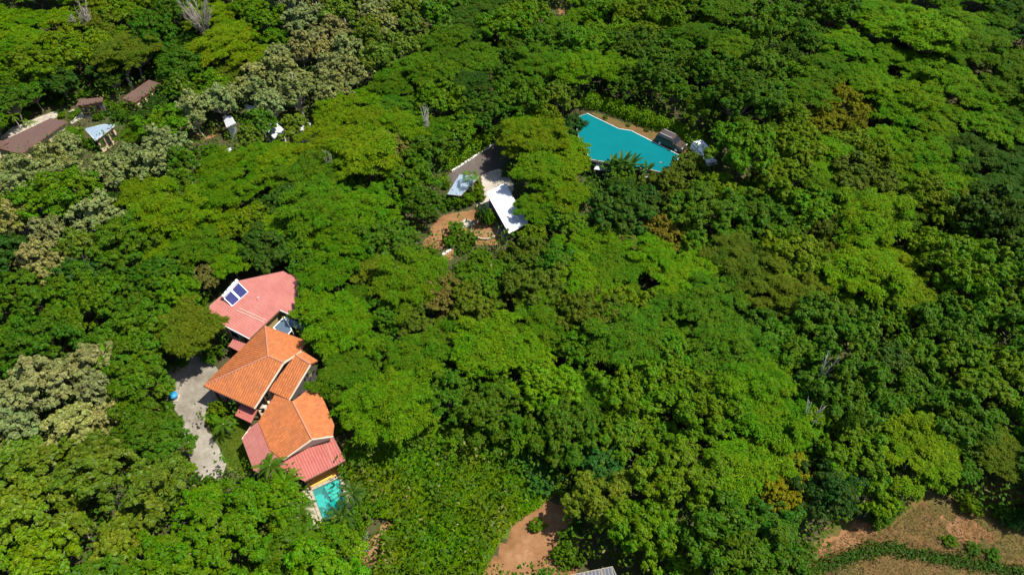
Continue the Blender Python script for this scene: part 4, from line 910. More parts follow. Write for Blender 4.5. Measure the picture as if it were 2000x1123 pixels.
# control points: what grows where (photo pixel, kind, colour, relative size)
CP = [tuple(s.split()) for s in '''
80 690 teak tn|150 740 teak tn|60 780 teak tg|110 820 teak tg|30 860 teak tg|160 860 teak tk|90 920 teak tk|40 1000 teak tk|220 900 teak tk|260 960 teak tk|180 1040 teak tk|60 1080 teak g4|290 870 teak g2|230 1090 teak g2|30 720 teak tn|140 680 teak tn
320 830 broad g2|350 890 broad g3|300 760 broad g2|250 740 broad g2|430 1000 broad g1|350 1060 broad g1|500 1090 broad g1|400 960 broad g1|590 1080 broad g2|620 1110 broad g1|480 1000 broad g1
250 620 broad g2|100 620 broad g2|40 570 broad g2|180 570 broad g2|200 660 broad g3|320 640 feather g5|290 560 broad g2|280 680 broad g2|60 640 dense g2
20 430 teak tg|100 440 teak tn|110 490 teak tk|140 530 teak tn|30 500 broad g3|90 395 broad g1|200 430 dense g3|320 410 feather g4|310 450 feather g4|360 400 feather g4|430 350 feather g1|250 520 broad g2|390 510 dense tan|180 470 teak g3|60 380 teak tg|330 540 dense g1|420 470 feather g2|230 480 dense g2
40 350 teak tg|120 330 teak tg|200 320 teak tg|270 320 teak tg|330 330 teak g2|230 370 teak tg|300 290 teak tg|150 380 teak tg|370 320 teak g2|60 410 teak tn
400 190 teak tg|480 130 teak tg|540 90 teak tg|600 60 teak tn|660 110 teak tg|700 60 teak tk|620 150 teak tg|560 170 teak tg|500 180 teak tg|430 220 teak tk|450 160 teak tg|580 20 teak tg|690 10 teak tk|760 20 teak tg|800 50 teak tk|720 120 teak tg|340 170 teak g2|380 230 broad g2|350 220 broad g1|660 170 teak g2
250 90 feather g5|100 60 broad g4|60 120 broad g2|170 40 broad g5|210 20 broad g4|300 130 dense g3|220 140 dense g3|30 170 broad g2|110 150 broad g3|440 65 feather g4|520 30 broad g1|420 110 feather g5|320 40 broad g2|40 70 feather g1|150 90 broad g4|400 150 broad g1|30 30 feather md|90 15 feather md|10 10 feather md|60 50 feather md|130 180 broad g2|480 80 feather g4|200 180 feather g2|340 90 broad g2|160 130 broad g1
720 200 feather g1|780 230 feather g1|850 150 feather g2|900 80 feather g2|950 40 feather g3|1020 170 broad g1|1050 120 feather g2|900 210 broad g1|660 230 feather g4|820 60 feather g2|880 20 teak g2|700 250 feather g4|600 240 feather g4|760 150 feather g2|940 150 feather g3|1000 80 broad g2|1030 30 broad g2|960 210 broad g2
800 340 broad g1|700 340 dense g2|600 300 feather g2|560 330 feather g1|640 370 feather g2|560 400 broad g2|660 470 feather g1|740 450 feather g5|500 410 feather g1|480 480 broad g3|430 510 broad g2|600 500 dense g1|800 410 broad g2|740 310 dense g5|770 270 dense tan|840 260 feather g2|520 360 broad g3|460 420 dense g4|700 410 feather g1|790 470 dense g1|830 300 broad g2|620 420 dense g4|550 450 dense g2|750 520 feather g1|680 540 feather g2|840 500 dense g1
1050 250 feather g4|1000 250 feather g1|1080 300 feather g4|1060 350 feather g1|1030 330 feather g4|1100 390 broad g2|1060 470 broad g4|1040 420 dense g2|1150 470 feather g1|1160 420 broad g3|1210 500 dense tan|1330 465 dense tan|1290 440 dense org|1270 430 dense g5|1280 560 feather g2|1350 590 feather g2|1400 450 broad g2|1330 510 feather g1|1100 540 feather g2|1020 520 dense g5|1000 570 feather g2|920 530 dense g1|860 600 dense tan|790 590 dense tan|760 640 dense g1|900 570 dense g5|1250 370 broad g3|1220 400 broad g3|1120 460 broad g2|1240 540 dense g4|1420 540 broad g2|1140 610 dense g5|1200 610 dense g4|1300 620 feather g2
640 560 feather g1|620 640 feather g1|640 720 feather g2|680 660 dense g1|700 760 feather g2|760 720 feather g1|820 660 feather g2|800 780 feather g1|880 720 dense g2|950 640 feather g1|940 760 dense g2|1000 700 feather g2|1060 640 feather g2|1060 740 dense g1|1000 820 dense g1|1100 700 feather g2|1140 780 dense g1|680 820 feather g2|740 810 dense g2|860 810 feather g1|900 820 dense g1|1080 820 dense org|1070 860 dense g4|1130 900 dense g5|1040 910 dense g6|1160 850 dense g6|1120 860 dense g2|680 880 dense g2|690 950 dense g2
1180 700 broad g1|1230 760 broad g1|1220 640 feather g2|1300 700 broad g1|1270 820 broad g1|1350 760 broad g1|1330 920 broad g4|1290 880 broad g4|1250 950 broad g4|1200 920 broad g6|1330 980 broad g5|1370 860 broad g3|1400 1000 feather g1|1430 920 broad g1|1450 700 feather g2|1500 780 feather g1|1490 860 feather g1|1540 900 feather g4|1380 680 broad g2|1160 980 broad g5|1160 1060 broad g3|1250 1060 broad g1|1340 1080 broad g1|1450 1080 broad g2|1520 1010 broad g2|1560 930 dense yel|1600 945 dense yel|1560 1060 broad g2|1220 1010 broad g4|1400 1100 broad g1|1140 940 broad g5
1300 100 broad g2|1200 60 broad g2|1150 110 feather g1|1180 40 broad g1|1250 130 broad g2|1360 140 broad g1|1400 180 broad g2|1450 100 broad g2|1400 60 feather g2|1330 40 broad g2|1280 20 broad g4|1480 30 broad g2|1440 230 broad g1|1350 200 broad g3|1120 60 feather g1|1100 110 broad g2|1110 170 broad g5|1260 180 broad g3|1500 150 broad g2|1540 60 broad g3|1560 150 broad g1|1400 270 broad g3|1460 310 broad g2|1500 230 broad g2|1380 340 broad g4|1360 330 dense g5|1430 380 broad g2|1200 170 broad g3|1130 210 dense g6|1340 240 broad g3|1080 190 broad g4
1640 180 dense yel|1700 200 dense yel|1650 220 dense org|1600 230 dense yel|1680 250 broad yel|1560 270 broad g4|1600 310 feather g1|1700 310 broad g4|1750 270 broad yel|1700 350 broad g5|1820 300 feather g1|1850 330 feather g1|1640 380 feather g2|1530 360 feather g2|1500 400 broad g2|1440 440 broad g2|1450 490 feather g5|1480 530 feather g5|1570 410 broad g1|1700 400 feather g1|1760 390 feather g2|1580 470 broad g4|1630 480 dense g5|1670 520 feather g1|1600 550 broad g1|1740 470 broad g2|1800 480 feather g4|1860 430 broad g4|1780 350 broad g4|1850 560 broad g2|1560 560 feather g5|1900 400 broad g3|1960 370 feather g3|1920 450 broad g1|1950 520 broad g2
1700 30 feather g1|1780 60 feather g1|1860 40 feather g1|1950 60 feather g2|1660 100 feather g1|1740 120 feather g1|1820 130 feather g1|1900 130 feather g2|1980 140 feather g2|1760 190 feather g1|1840 200 feather g1|1920 210 feather g1|1980 240 feather g2|1880 270 feather g2|1800 240 feather g1|1960 310 feather g3|1620 30 broad g2|1620 130 feather g2|1560 20 broad g2|1980 10 feather g3
1500 620 broad g2|1560 660 broad g2|1640 640 broad g2|1700 600 broad g1|1760 620 broad g2|1560 760 broad g3|1600 820 broad g3|1660 700 broad g2|1720 740 broad g3|1780 700 broad g2|1840 640 broad g2|1900 620 broad g1|1960 650 broad g2|1660 790 broad g2|1670 880 broad g1|1720 860 broad g3|1780 800 broad g2|1800 880 feather g4|1770 930 feather g1|1840 760 broad g3|1890 860 broad g2|1900 730 broad g2|1960 740 broad g1|1950 860 feather g5|1970 920 feather g3|1640 930 broad g3|1700 1000 broad g1|1740 980 broad g4|1980 1000 broad g3|1960 980 broad g3|1690 950 broad g3|1600 1000 broad g2|1560 850 broad g2|1980 560 broad g2|1880 700 dense g4
'''.replace('\n', '|').split('|') if s.strip()]
CPX = np.array([(float(c[0]), float(c[1])) for c in CP])
def pick(px, py, r):
    q = np.array([px, py])+r.normal(0, 14, 2); d = np.hypot(*(CPX-q).T); c = CP[int(d.argmin())]; kind, col = c[2], c[3]
    if r.random() < .05: col = {'g1': 'g4', 'g2': 'g1', 'g3': 'g2', 'g4': 'g5', 'g5': 'g4', 'tk': 'tg', 'tg': 'tk', 'tn': 'tg', 'md': 'g1', 'yel': 'g4', 'org': 'g5', 'tan': 'g5', 'g6': 'g2'}[col]
    return kind, col

# trees read off one by one from the photograph: pixel of crown centre, kind, colour, radius in metres
HAND = '''366 646 feather g5 4.3 hanging over the driveway and the pink roof edge|1048 262 feather g4 5.4 spreading beside the asphalt road end|1062 335 feather g1 4.6 shading the white metal roof|320 415 feather g4 5.6 standing alone above the pale teaks
250 95 feather g5 5.8 with pale limbs beyond the earth bank|1500 790 feather g1 5.8 bulging from the darker crowns|1800 880 feather g4 4.6 at the top edge of the dry field|428 1048 broad g1 4.8 below the end of the driveway|1820 300 feather g1 5.0 bright against yellowing trees|798 345 broad g1 4.6 beside the grey carport
668 632 feather g1 4.6 leaning over the orange wing|1330 930 broad g4 5.0 in the forest uphill of the panel roof|1450 500 feather g5 5.0 flat-topped among greener crowns|512 28 broad g1 4.0 at the valley edge beside pale teaks|1150 470 feather g1 4.2 with fern-like top between dry crowns|1670 880 broad g1 4.6 round and bright among dark crowns
80 740 teak tn 4.4 with pale flowering top over the left slope|672 728 feather g2 3.6 crowding the orange gable|1166 968 broad g5 3.4 casting shade on the dirt clearing|1290 445 dense org 3.4 with rusty patch amid green|1640 185 dense yel 3.2 with golden leaves below the layered crowns|308 862 broad g2 3.6 shading the edge of the concrete driveway|1350 324 dense g5 2.9 hiding the white car|1800 60 feather g1 6.4 widest of the flat layered crowns
505 233 teak g2 2.6 in front of the white house roof|572 240 teak tk 2.8 hiding the white outbuilding|1046 402 feather g2 3.2 overhanging the white metal roof|1116 288 feather g1 2.7 edging the teal roof opposite the parked cars|1121 213 dense g6 2.1 at the pointed corner of the teal roof|138 264 feather g2 2.2 covering the end of the long brown villa|1690 215 dense yel 3.0 with amber leaves beside the golden tree|262 735 broad g2 4.2 above the blue tub'''.replace('\n', '|').split('|')
for h in HAND:
    q = h.split(' ', 5)
    px, py, kind, col, R = float(q[0]), float(q[1]), q[2], q[3], float(q[4]); p = at_crown(px, py, kind, R)
    if in_foot(p[0], p[1], .4): print('hand tree in footprint', h)
    plant(kind, p[0], p[1], R, col, f'{CNAME[col]} {KNAME[kind][1]} {q[5]}')
# the rest of the canopy: big crowns first, then smaller ones fill what is left
prng = np.random.default_rng(5)
def visible(x, y, mx=150, my=70):
    px, py, zc = proj((x, y, TZ(x, y)+7)); return -mx < px < 2000+mx and -my < py < 1123+my, px, py
SIZE = dict(broad=(5.6, 2.4), feather=(6.0, 3.1), teak=(3.9, 2.4), dense=(4.6, 2.2))
TA_ = np.zeros((4000, 3)); 
for i, q in enumerate(TREES): TA_[i] = q
for R, tries in ((5.2, 320), (4.6, 900), (4.0, 2100), (3.5, 4600), (3.0, 7800), (2.5, 11000), (2.1, 8500)):
    for _ in range(tries):
        y = prng.uniform(8, 156); x = prng.uniform(-1, 1)*(38+y*.90)
        ok, px, py = visible(x, y)
        if not ok: continue
        kind, col = pick(px, py, prng)
        hi, lo = SIZE[kind]
        if R > hi or R < lo-.3 or (col in ('yel', 'org', 'tan') and R > 3.2): continue
        r_ = R*prng.uniform(.92, 1.08); n_ = len(TREES); zs = prng.uniform(.92, 1.08) if kind in ('feather', 'dense') else prng.uniform(.88, 1.14)
        if (np.hypot(TA_[:n_, 0]-x, TA_[:n_, 1]-y) < (.57 if kind in ('feather', 'dense') else .63)*(r_+TA_[:n_, 2])).any(): continue
        if in_foot(x, y, .8) or hits_open(x, y, r_, kind, zs=zs) or shades(x, y, r_, kind, zs): continue
        plant(kind, x, y, r_, col, zs=zs); TA_[n_] = (x, y, r_)
print('trees', COUNT)
# low shrubs: edges of the openings and the meadow
SH = []
def shrub(x, y, R, col, label=None, zs=1.0, force=False, gap=.75):
    if not force:
        if SH:
            S_ = np.array(SH); 
            if (np.hypot(S_[:, 0]-x, S_[:, 1]-y) < gap*(R+S_[:, 2])).any(): return False
        if hits_open(x, y, R, 'shrub', .9, False) or in_foot(x, y, R*.7): return False
    SH.append((x, y, R)); n = len(TREES); plant('shrub', x, y, R, col, label, zs); TREES.pop(); return True
for _ in range(3200):
    px, py = prng.uniform(660, 1090), prng.uniform(826, 1150)
    if not in_poly(MEADOW, px, py) or sum(1 for s in SH) > 125: continue
    p = G(px, py); col = prng.choice(['md', 'g4', 'md', 'me', 'g1', 'md'])
    shrub(p[0], p[1], prng.uniform(.9, 2.0), str(col), zs=prng.uniform(.28, .5), gap=.7)
n0 = len(SH)
for o in OPEN[:13]:
    o_ = np.array(o, float); c = o_.mean(0)
    for _ in range(60):
        i = prng.integers(len(o_)); t = prng.random(); q = o_[i]*(1-t)+o_[(i+1) % len(o_)]*t; q = q+(q-c)/np.linalg.norm(q-c)*prng.uniform(4, 30)
        p = G(*q); Tn = np.array(TREES)
        if len(SH)-n0 > 120: break
        shrub(p[0], p[1], prng.uniform(.7, 1.5), str(prng.choice(['g1', 'g2', 'g4', 'g3'])), zs=prng.uniform(.8, 1.3))
for px, py, R, col in ((700, 892, 2.0, 'g1'), (730, 874, 2.0, 'g1'), (764, 862, 2.1, 'md'), (800, 854, 2.1, 'g1'), (842, 850, 2.0, 'md'), (885, 854, 2.2, 'g1'), (928, 862, 2.1, 'g4'), (968, 872, 2.1, 'g1'), (1006, 884, 2.1, 'g1'), (1040, 905, 2.1, 'g6'), (1062, 935, 2.1, 'g6')):
    p = G(px, py+10); plant('dense', p[0], p[1], R, col, f'low {CNAME[col]} bushy tree at the upper edge of the meadow', zs=.42)
print('shrubs', len(SH))
def hand_shrub(px, py, R, col, label, zs=1.0): p = G(px, py); shrub(p[0], p[1], R, col, label, zs, True)
hand_shrub(1051, 1029, .85, 'g1', 'small round green bush alone on the dirt clearing', 1.0)
hand_shrub(1095, 1085, 1.1, 'g4', 'spreading green bush at the shaded edge of the dirt clearing')
for px, py, R, col in ((430, 806, 1.15, 'g4'), (420, 824, .85, 'g1')): hand_shrub(px, py, R, col, 'rounded bright green garden bush between driveway and timber posts', 1.5)
p = at_crown(1371, 303, 'dense', 2.3); plant('dense', p[0], p[1], 2.3, 'g5', 'slight olive bushy tree screening the white car')
hand_shrub(1968, 1022, 1.3, 'g6', 'dark blue green bush on the dry grass field edge', 1.2)
for px, py, R in ((690, 1030, 1.7), (705, 1012, 1.3), (672, 1045, 1.2)): hand_shrub(px, py, R, 'g1', 'vivid green rounded bush beside the plunge pool paving', 1.3)
for px, py in ((1850, 1058), (1900, 1072), (1934, 1084)): hand_shrub(px, py, .8, 'g2', 'small scrubby tuft on the dry grass field', .7)
hand_shrub(942, 441, 1.25, 'g3', 'leafy dark bush growing inside the round stone planter', 2.6); hand_shrub(958, 441, 1.05, 'g1', 'fresh green bush between the round planter and shed wall', 2.2)
for px, py, R, col in ((930, 375, 1.1, 'g4'), (938, 392, 1.0, 'g4'), (912, 398, 1.2, 'g1'), (893, 402, 1.3, 'g1'), (922, 390, .9, 'g2'), (875, 405, 1.2, 'g2')): hand_shrub(px, py, R, col, 'garden shrub between the grey carport and the dirt yard', 1.3)
for px, py, R, col in ((892, 452, 1.2, 'g1'), (903, 468, 1.3, 'g4'), (920, 474, 1.2, 'g2'), (880, 476, 1.0, 'g1')): hand_shrub(px, py, R, col, 'bush overgrowing the lower edge of the dirt yard', 1.2)
for px, py, R, col in ((14, 244, 1.3, 'g4'), (44, 230, 1.2, 'g1'), (80, 212, 1.1, 'g2'), (120, 208, 1.0, 'g2'), (122, 230, .7, 'g4'), (142, 226, .6, 'g2')): hand_shrub(px, py, R, col, 'garden bush along the pale terrace of the brown villas', 1.1)
for px, py in ((1182, 232), (1228, 246), (1262, 256)): hand_shrub(px, py, .45, 'g5', 'little olive clump on the bare verge above the teal roof', .8)

# ---- hedges (leafy rows)
def hedge(name, pts, w, h, col, label, z=None, n_per=2600, seed=1, rag=1.0):
    r = np.random.default_rng(seed); pts = [np.asarray(p, float) for p in pts]; C, NN = [], []
    for a, b in zip(pts[:-1], pts[1:]):
        L = np.linalg.norm(b-a); m = int(L*n_per/6); e = (b-a)/L; sd = np.array([-e[1], e[0], 0]); s = r.random(m)
        bump = 1+rag*(.22*np.sin(s*L*1.9+r.random()*6)+.12*np.sin(s*L*4.3)+(rag-1)*.3*np.sin(s*L*.9+r.random()*6))
        th = r.uniform(-.15, math.pi+.15, m); rr = r.random(m)**.25
        C.append(a+e*(s*L)[:, None]+sd*(np.cos(th)*w*.5*rr*bump)[:, None]+np.array([0, 0, 1])*(np.abs(np.sin(th))*h*rr*bump+.1)[:, None])
        C[-1] += np.column_stack([r.normal(0, .16*rag**2, (m, 2)), np.abs(r.normal(0, .06, m))])*(w/1.6)
        NN.append(sd*np.cos(th)[:, None]+np.array([0, 0, 1])*np.sin(th)[:, None]*1.2+r.normal(0, .5, (m, 3)))
    C = np.concatenate(C); NN = np.concatenate(NN); m = len(C); org = pts[0]
    t = empty(name, org, label, 'hedge'); Ls = r.uniform(.2, .4, m)
    me = leaf_mesh('foliage', C-org, NN, Ls, Ls*.5, r.random(m), r.random(m), np.zeros(m), 'leaf', seed=seed)
    o = bpy.data.objects.new('foliage', me); o.color = (*COLS[col], 1); link(o, t)
    for a, b in zip(pts[:-1], pts[1:]):
        for k in range(max(1, int(np.linalg.norm(b-a)/1.2))):
            p = a+(b-a)*(k+.5)/max(1, int(np.linalg.norm(b-a)/1.2)); MB().tube([p+(0, 0, -.2), p+(.1, 0, h*.4), p+(.2, .1, h*.8)], [.05, .04, .02], 5).build('stem', 'bark', t)
PH = [P(1146, 205, 3), P(1185, 213, 3), P(1235, 232, 3), P(1290, 250, 3), P(1330, 268, 3), P(1380, 296, 3)]
PH = [np.array([p[0], p[1], TZ(p[0], p[1])]) for p in PH]
hedge('hedge', PH, 2.4, 1.8, 'md', 'long clipped hedge on the bank above the teal roof and parked cars', seed=31)
hedge('hedge', [G(868, 330), G(905, 306), G(940, 285), G(975, 262)], 2.5, 2.2, 'md', 'tall bright hedge along the asphalt road kerb', seed=32)
hedge('hedge', [G(1590, 1112), G(1640, 1094), G(1690, 1076), G(1735, 1071), G(1793, 1084), G(1885, 1098), G(1980, 1116), G(2040, 1130)], 1.0, .26, 'g3', 'low overgrown grassy hedge bank curving across the dry field', seed=33, n_per=900, rag=1.7)
hedge('hedge', [G(136, 236), G(149, 225), G(160, 215)], .8, .6, 'g2', 'low hedge edging the pale stone courtyard', seed=34)

# ---- palms, bananas, papaya, agaves, bare trees
def frond_mesh(L, droop, seed, wid=.42, pairs=22):
    r = np.random.default_rng(seed); C, NN, T, Ls = [], [], [], []
    f = lambda s: np.array([L*s*(1-.12*s), 0, L*(.42*s-droop*s*s)])
    tb = MB(); tb.tube([f(s) for s in np.linspace(0, 1, 6)], [.05, .04, .035, .03, .02, .01], 5)
    v = list(tb.v); fc = list(tb.f)
    for k in range(pairs):
        s = .12+.88*k/pairs; p = f(s); d = f(min(1, s+.02))-f(s-.02); d = d/np.linalg.norm(d); ll = wid*math.sin(math.pi*(.12+.8*s))*L*.36
        for sg in (-1, 1):
            a = np.array([d[0]*.55, sg*.85, -.28+r.normal(0, .08)]); a = a/np.linalg.norm(a); w = d*.034
            q = [p-w, p+w, p+a*ll*.55+w*1.2+(0, 0, .03), p+a*ll, p+a*ll*.55-w*1.2]; b = len(v); v += [np.asarray(x) for x in q]; fc.append((b, b+1, b+2, b+3, b+4))
    me = me_new('frond', v, fc, 'glossleaf'); n = len(v)
    at = me.attributes.new('lf', 'FLOAT_VECTOR', 'POINT'); at.data.foreach_set('vector', np.tile(np.array([.5, .5, 0], np.float32), n)); return me
FR_ = [frond_mesh(2.6, .62, 1), frond_mesh(2.4, .80, 2), frond_mesh(2.7, .42, 3)]
def palm(px, py, h, s, col, label, nf=15, zc=None):
    p = P(px, py, h); z = TZ(p[0], p[1]); r = random.Random(int(px*7+py))
    t = empty('palm_tree', (p[0], p[1], z), label, 'palm', 'palms around the cabins and pool', rz=r.random()*6)
    b = MB().tube([(0, 0, -.4), (.06, 0, h*.4), (0, .05, h*.8), (0, 0, h)], [.16*s, .12*s, .11*s, .09*s], 8); o = bpy.data.objects.new('trunk', me_new('trunk', b.v, b.f, 'palebark')); link(o, t)
    for k in range(nf):
        o = bpy.data.objects.new('frond', FR_[k % 3]); link(o, t); o.location = (0, 0, h-.05); o.scale = (s, s, s)
        o.rotation_euler = (r.uniform(-.15, .15), r.uniform(-.75, .35) if k % 2 else r.uniform(-.15, .5), 2*math.pi*k/nf+r.uniform(-.2, .2)); o.color = vary(COLS[col], trng)
for px, py, h, s, col, lb in ((527, 908, 4.6, .8, 'g2', 'palm overlapping the corner of the pink lower roof'), (556, 940, 4.4, .85, 'g1', 'palm in front of the red lower roof by the pool'), (580, 992, 4.0, .85, 'g2', 'palm with wide fronds left of the plunge pool coping'),
                              (668, 1008, 3.4, .75, 'g3', 'palm whose fronds hang over the plunge pool water'), (688, 962, 3.8, .7, 'g3', 'dark palm squeezed between the pool steps and the trees'), (628, 1046, 3.2, .75, 'g2', 'palm at the shallow far end of the plunge pool'),
                              (436, 828, 2.2, .7, 'g2', 'short palm in the garden bed near the rounded bushes'),
                              (585, 1062, 4.2, 1.0, 'g2', 'palm below the pool among broad crowns'), (24, 226, 3.0, .6, 'g4', 'yellow green palm beside the pale villa terrace'), (56, 240, 2.4, .55, 'g4', 'palm arching over the pale villa terrace')):
    palm(px, py, h, s, col, lb)
def blade_mesh(L, w, droop, seed, segs=7):
    v, f = [], []
    for i in range(segs+1):
        s = i/segs; x = L*s*(1-.2*s*droop); z = L*(.95*s-droop*s*s); ww = w*math.sin(math.pi*min(.97, .10+.86*s))**.7*(1 if i else .15); zz = .10*ww
        v += [(x, -ww, z+zz), (x, 0, z), (x, ww, z+zz)]
        if i: b = 3*i; f += [(b-3, b-2, b+1, b), (b-2, b-1, b+2, b+1)]
    me = me_new('leaf', v, f, 'glossleaf'); at = me.attributes.new('lf', 'FLOAT_VECTOR', 'POINT'); at.data.foreach_set('vector', np.tile(np.array([.5, .5, 0], np.float32), len(v))); return me
BM_ = [blade_mesh(2.6, .34, .35, 1), blade_mesh(2.3, .32, .65, 2), blade_mesh(2.5, .30, .18, 3)]
def banana(px, py, h, s, label, col='g1', n=9, group='banana plants'):
    g = P(px, py, h); z = TZ(g[0], g[1]); r = random.Random(int(px*3+py)); t = empty('banana_plant', (g[0], g[1], z), label, 'banana plant', group)
    b = MB().tube([(0, 0, -.3), (0, 0, h*.6), (0, 0, h)], [.16, .13, .08], 8); link(bpy.data.objects.new('stem', me_new('stem', b.v, b.f, 'palebark')), t)
    for k in range(n):
        o = bpy.data.objects.new('leaf', BM_[k % 3]); link(o, t); o.location = (0, 0, h-.1); o.scale = (s,)*3; o.rotation_euler = (0, r.uniform(-.45, .45), 2.4*k+r.uniform(-.3, .3)); o.color = vary(COLS[col], trng)
for px, py, h, s in ((1196, 325, 3.2, .75), (1214, 320, 3.7, .8), (1232, 322, 3.5, .8), (1206, 334, 2.8, .7), (1226, 334, 2.9, .75), (1262, 336, 2.8, .65), (1184, 332, 2.6, .6)):
    banana(px, py, h, s, 'banana plant with upright leaves in front of the teal roof', 'g3', group='banana clump below the teal roof')
for px, py in ((205, 690), (195, 715)): banana(px, py, 6.0, .5, 'tall banana-leaved plant rising among the left teaks', 'g1', group='banana plants among teaks')
# papaya: slender stem with hand-shaped leaves
def palmate():
    v, f = [(0, 0, 0)], []
    for k in range(7):
        a = (k-3)*.62; L = .5*(1-.05*abs(k-3)); b = len(v); v += [(L*.55*math.cos(a-.17), L*.55*math.sin(a-.17), .02), (L*math.cos(a), L*math.sin(a), -.06), (L*.55*math.cos(a+.17), L*.55*math.sin(a+.17), .02)]; f.append((0, b, b+1, b+2))
    me = me_new('leaf', v, f, 'leaf'); at = me.attributes.new('lf', 'FLOAT_VECTOR', 'POINT'); at.data.foreach_set('vector', np.tile(np.array([.5, .5, 0], np.float32), len(v))); return me
PM_ = palmate(); g = P(921, 341, 4.4); t = empty('papaya_tree', (g[0], g[1], 0), 'papaya tree with hand-shaped leaves rising through the grey carport edge', 'tree'); r = random.Random(4)
b = MB().tube([(0, 0, -.3), (.05, 0, 2.2), (0, 0, 4.3)], [.13, .1, .06], 8); link(bpy.data.objects.new('trunk', me_new('trunk', b.v, b.f, 'palebark')), t)
for k in range(34):
    a = 2.4*k; el = r.uniform(-.2, 1.0); d = r.uniform(.45, 1.25); q = (d*math.cos(a)*math.cos(el), d*math.sin(a)*math.cos(el), 4.2+d*math.sin(el)*.8)
    o = bpy.data.objects.new('leaf', PM_); link(o, t); o.location = q; o.rotation_euler = (r.uniform(-.3, .3), r.uniform(0, .5), a); o.scale = (r.uniform(1.0, 1.4),)*3; o.color = vary(COLS['g1'], trng)
def agave(px, py, s, label, zb=0.0):
    g = G(px, py); r = random.Random(int(px)); v, f = [], []
    for k in range(22):
        a = 2.4*k; el = .25+.95*(k/22); L = s*(.95-.3*k/22); w = .075*s; e = np.array([math.cos(a)*math.cos(el), math.sin(a)*math.cos(el), math.sin(el)]); sd = np.array([-math.sin(a), math.cos(a), 0]); b = len(v); o = g+(0, 0, .04+zb)
        v += [o-sd*w*.5, o+sd*w*.5, o+e*L*.5+sd*w, o+e*L, o+e*L*.5-sd*w]; f.append((b, b+1, b+2, b+3, b+4))
    o = ob('agave', v, f, 'leaf', origin=g); o.color = (.20, .27, .13, 1); at = o.data.attributes.new('lf', 'FLOAT_VECTOR', 'POINT'); at.data.foreach_set('vector', np.tile(np.array([.5, .5, 0], np.float32), len(v))); tag(o, label, 'agave', 'pale agaves')
for px, py in ((712, 1048), (715, 1072), (688, 1080)): agave(px, py, .85, 'pale spiky agave rosette beside the garden dirt path')
for px, py in ((932, 456), (940, 460), (954, 458), (962, 452)): agave(px, py, .42, 'small pale agave rosette inside the round stone planter', .2)
def bare(px, py, h, label, seed, spread=2.6, n=150, group='bare grey trees', mat='greybranch', tw=16):
    g = P(px, py, h*.75)
    for _ in range(4): g = P(px, py, TZ(g[0], g[1])+h*.75)
    r = np.random.default_rng(seed); z = TZ(g[0], g[1]); t = empty('bare_tree', (g[0], g[1], z), label, 'tree', group); tb = MB(); tb.tube([(0, 0, -.4), (.1, 0, h*.25), (0, .1, h*.5)], [.2, .16, .12], 7)
    link(bpy.data.objects.new('trunk', me_new('trunk', tb.v, tb.f, mat)), t); cb = MB()
    for k in range(max(6, n//16)):
        a = r.random()*6.28; e = np.array([math.cos(a)*spread*r.uniform(.4, .9), math.sin(a)*spread*r.uniform(.4, .9), h*r.uniform(.75, 1.0)]); s0 = np.array([0, 0, h*r.uniform(.25, .5)]); m = s0*.5+e*.5+r.normal(0, .15, 3); cb.tube([s0, m, e], [.09, .06, .025], 5)
        for _ in range(tw):
            u = r.uniform(.35, 1); b0 = s0*(1-u)+e*u; d = unit(e-s0+r.normal(0, 1.6, 3))*r.uniform(.5, 1.4); cb.tube([b0, b0+d*.5+r.normal(0, .06, 3), b0+d], [.032, .022, .01], 4)
    link(bpy.data.objects.new('branches', me_new('branches', cb.v, cb.f, mat)), t)
bare(388, 28, 11.5, 'leafless grey tree standing above the valley beside teaks', 1, 3.2, 420)
bare(160, 35, 9.5, 'thin leafless grey tree among yellow green crowns on the far slope', 2, 2.4, 220)
for i, (px, py, lb) in enumerate(((640, 310, 'dead white branches poking from the canopy above the cabins'), (830, 225, 'small dead white branches in the canopy by the hedge'), (1615, 720, 'dead pale branches in the dark crowns uphill of the field'), (1585, 805, 'broken pale branches showing in a dark canopy gap'), (246, 146, 'long pale dead limb reaching over the far earth bank'), (575, 165, 'tall bare pale trunk standing beside the white house'))):
    bare(px, py, (9.5, 9.5, 9.5, 9.5, 4.0, 8.5)[i], lb, 10+i, 1.2 if i != 5 else .5, 30, 'dead pale branches', 'palebark', 4)
# white flowers on a bush at the teal roof edge
fb = P(1286, 308, 3.3); shrub(fb[0], fb[1]-1.2, 1.0, (.55, .55, .5), 'white-flowering bush rising above the lower teal roof edge', 2.6, True)
for o_ in COL.objects:
    if 'label' in o_ and len(o_['label'].split()) > 16: print('LONG', o_['label'])

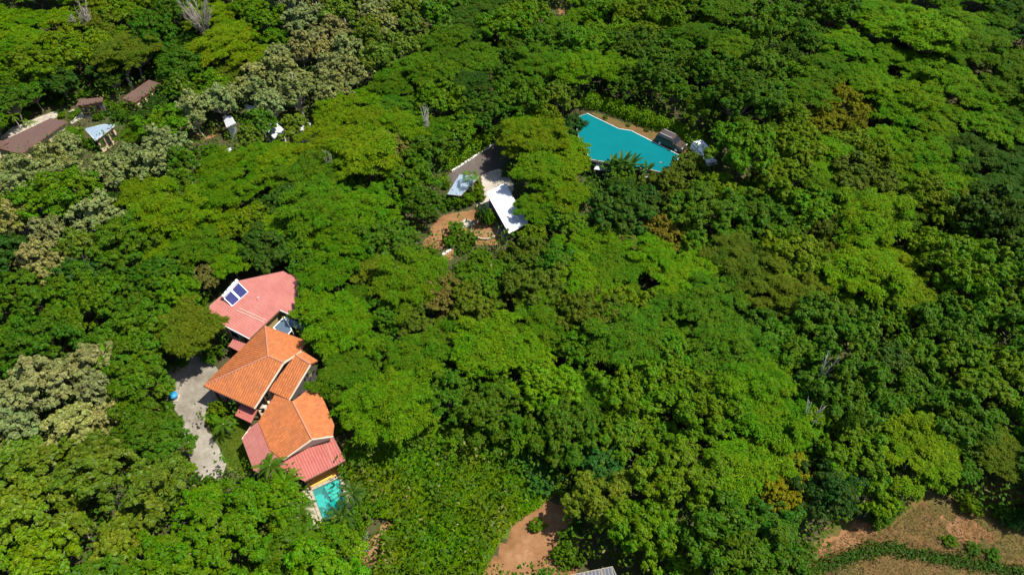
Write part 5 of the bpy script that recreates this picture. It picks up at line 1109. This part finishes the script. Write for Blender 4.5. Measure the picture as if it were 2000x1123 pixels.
# ---- undergrowth and grass (uncountable)
ur = np.random.default_rng(77)
def scatter(name, n, inside, size, h, col, mat, seed, upright=False):
    C = np.zeros((0, 2))
    while len(C) < n: C = np.concatenate([C, inside(n)])
    C = C[:n]; C = np.column_stack([C, terrain(C[:, 0], C[:, 1])+ur.uniform(*h, n)]); r = np.random.default_rng(seed)
    NN = unit(r.normal(0, .8, (n, 3))+np.array([0, 0, 1.1 if upright else 1.6])); T = np.tile(np.array([0, 0, .55]), (n, 1))+r.normal(0, .55, (n, 3))
    Ls = r.uniform(*size, n); ptc = .5+.22*np.sin(C[:, 0]*.55+1.3*np.sin(C[:, 1]*.4))+.2*np.sin(C[:, 1]*.8+C[:, 0]*.3+2)+.15*np.sin(C[:, 0]*1.7-C[:, 1]*1.3); gap = .5+.5*np.sin(C[:, 0]*1.1+2*np.sin(C[:, 1]*.9))*np.sin(C[:, 1]*1.3+1.5*np.sin(C[:, 0]*.7)); C[:, 2] += gap*h[1]*.7
    me = leaf_mesh(name, C, NN, Ls, Ls*(.16 if upright else .5), np.clip(r.random(n)*.75+ptc*.3, 0, 1), np.clip(ptc+r.normal(0, .2, n), 0, 1), np.where(r.random(n) < .02+.10*(ptc < .2), .4, 0), mat, T if upright else None, seed=seed)
    o = bpy.data.objects.new(name, me); o.color = (*col, 1); link(o); return tag(o, kind='stuff')
def in_forest(n):
    y = ur.uniform(8, 156, n); x = ur.uniform(-1, 1, n)*(38+y*.90); z = terrain(x, y)-CAMH; zc = y*_cp-z*_sp; px = 1000+F*x/zc; py = 561.5-F*(y*_sp+z*_cp)/zc
    k = (px > -220) & (px < 2220) & (py > -80) & (py < 1220)
    for poly in OPEN+[DRIVE]: k &= ~in_poly_v(poly, px, py)
    for q, *_ in foot_polys(.3): k &= ~in_poly_v(q, x, y)
    return np.column_stack([x[k], y[k]])
tag(scatter('undergrowth', 165000, in_forest, (.3, .6), (.1, 3.0), (.045, .092, .007), 'leaf', 41), 'dense leafy undergrowth covering the forest floor', 'undergrowth')
def in_px(poly):
    w = [G(*q)[:2] for q in poly]; a = np.array(w); b0, b1 = a.min(0), a.max(0)
    def f(n):
        x, y = ur.uniform(b0[0], b1[0], n), ur.uniform(b0[1], b1[1], n); k = in_poly_v(w, x, y); return np.column_stack([x[k], y[k]])
    return f
tag(scatter('meadow_herbs', 70000, in_px(MEADOW), (.10, .24), (.1, .6), (.088, .180, .006), 'matleaf', 45), 'low leafy herbs mixed through the open meadow', 'herbs')
tag(scatter('meadow_grass', 90000, in_px(MEADOW), (.35, .8), (.15, .6), (.098, .175, .008), 'matleaf', 42, True), 'rough tall grass filling the open meadow', 'grass')
tag(scatter('dry_grass', 12000, in_px([(1593, 1130), (1605, 1070), (1672, 1030), (1712, 1045), (1760, 1015), (1800, 980), (1900, 1000), (2060, 1020), (2100, 1180)]), (.15, .42), (.04, .14), (.135, .10, .042), 'matleaf', 43, True), 'short dry grass over the open field', 'grass')
tag(scatter('lawn_grass', 7000, in_px([(412, 800), (465, 805), (488, 838), (474, 858), (496, 915), (470, 928), (445, 905), (420, 850)]), (.12, .3), (.03, .1), (.085, .125, .012), 'matleaf', 44, True), 'mown grass of the garden lawn beside the driveway', 'grass')
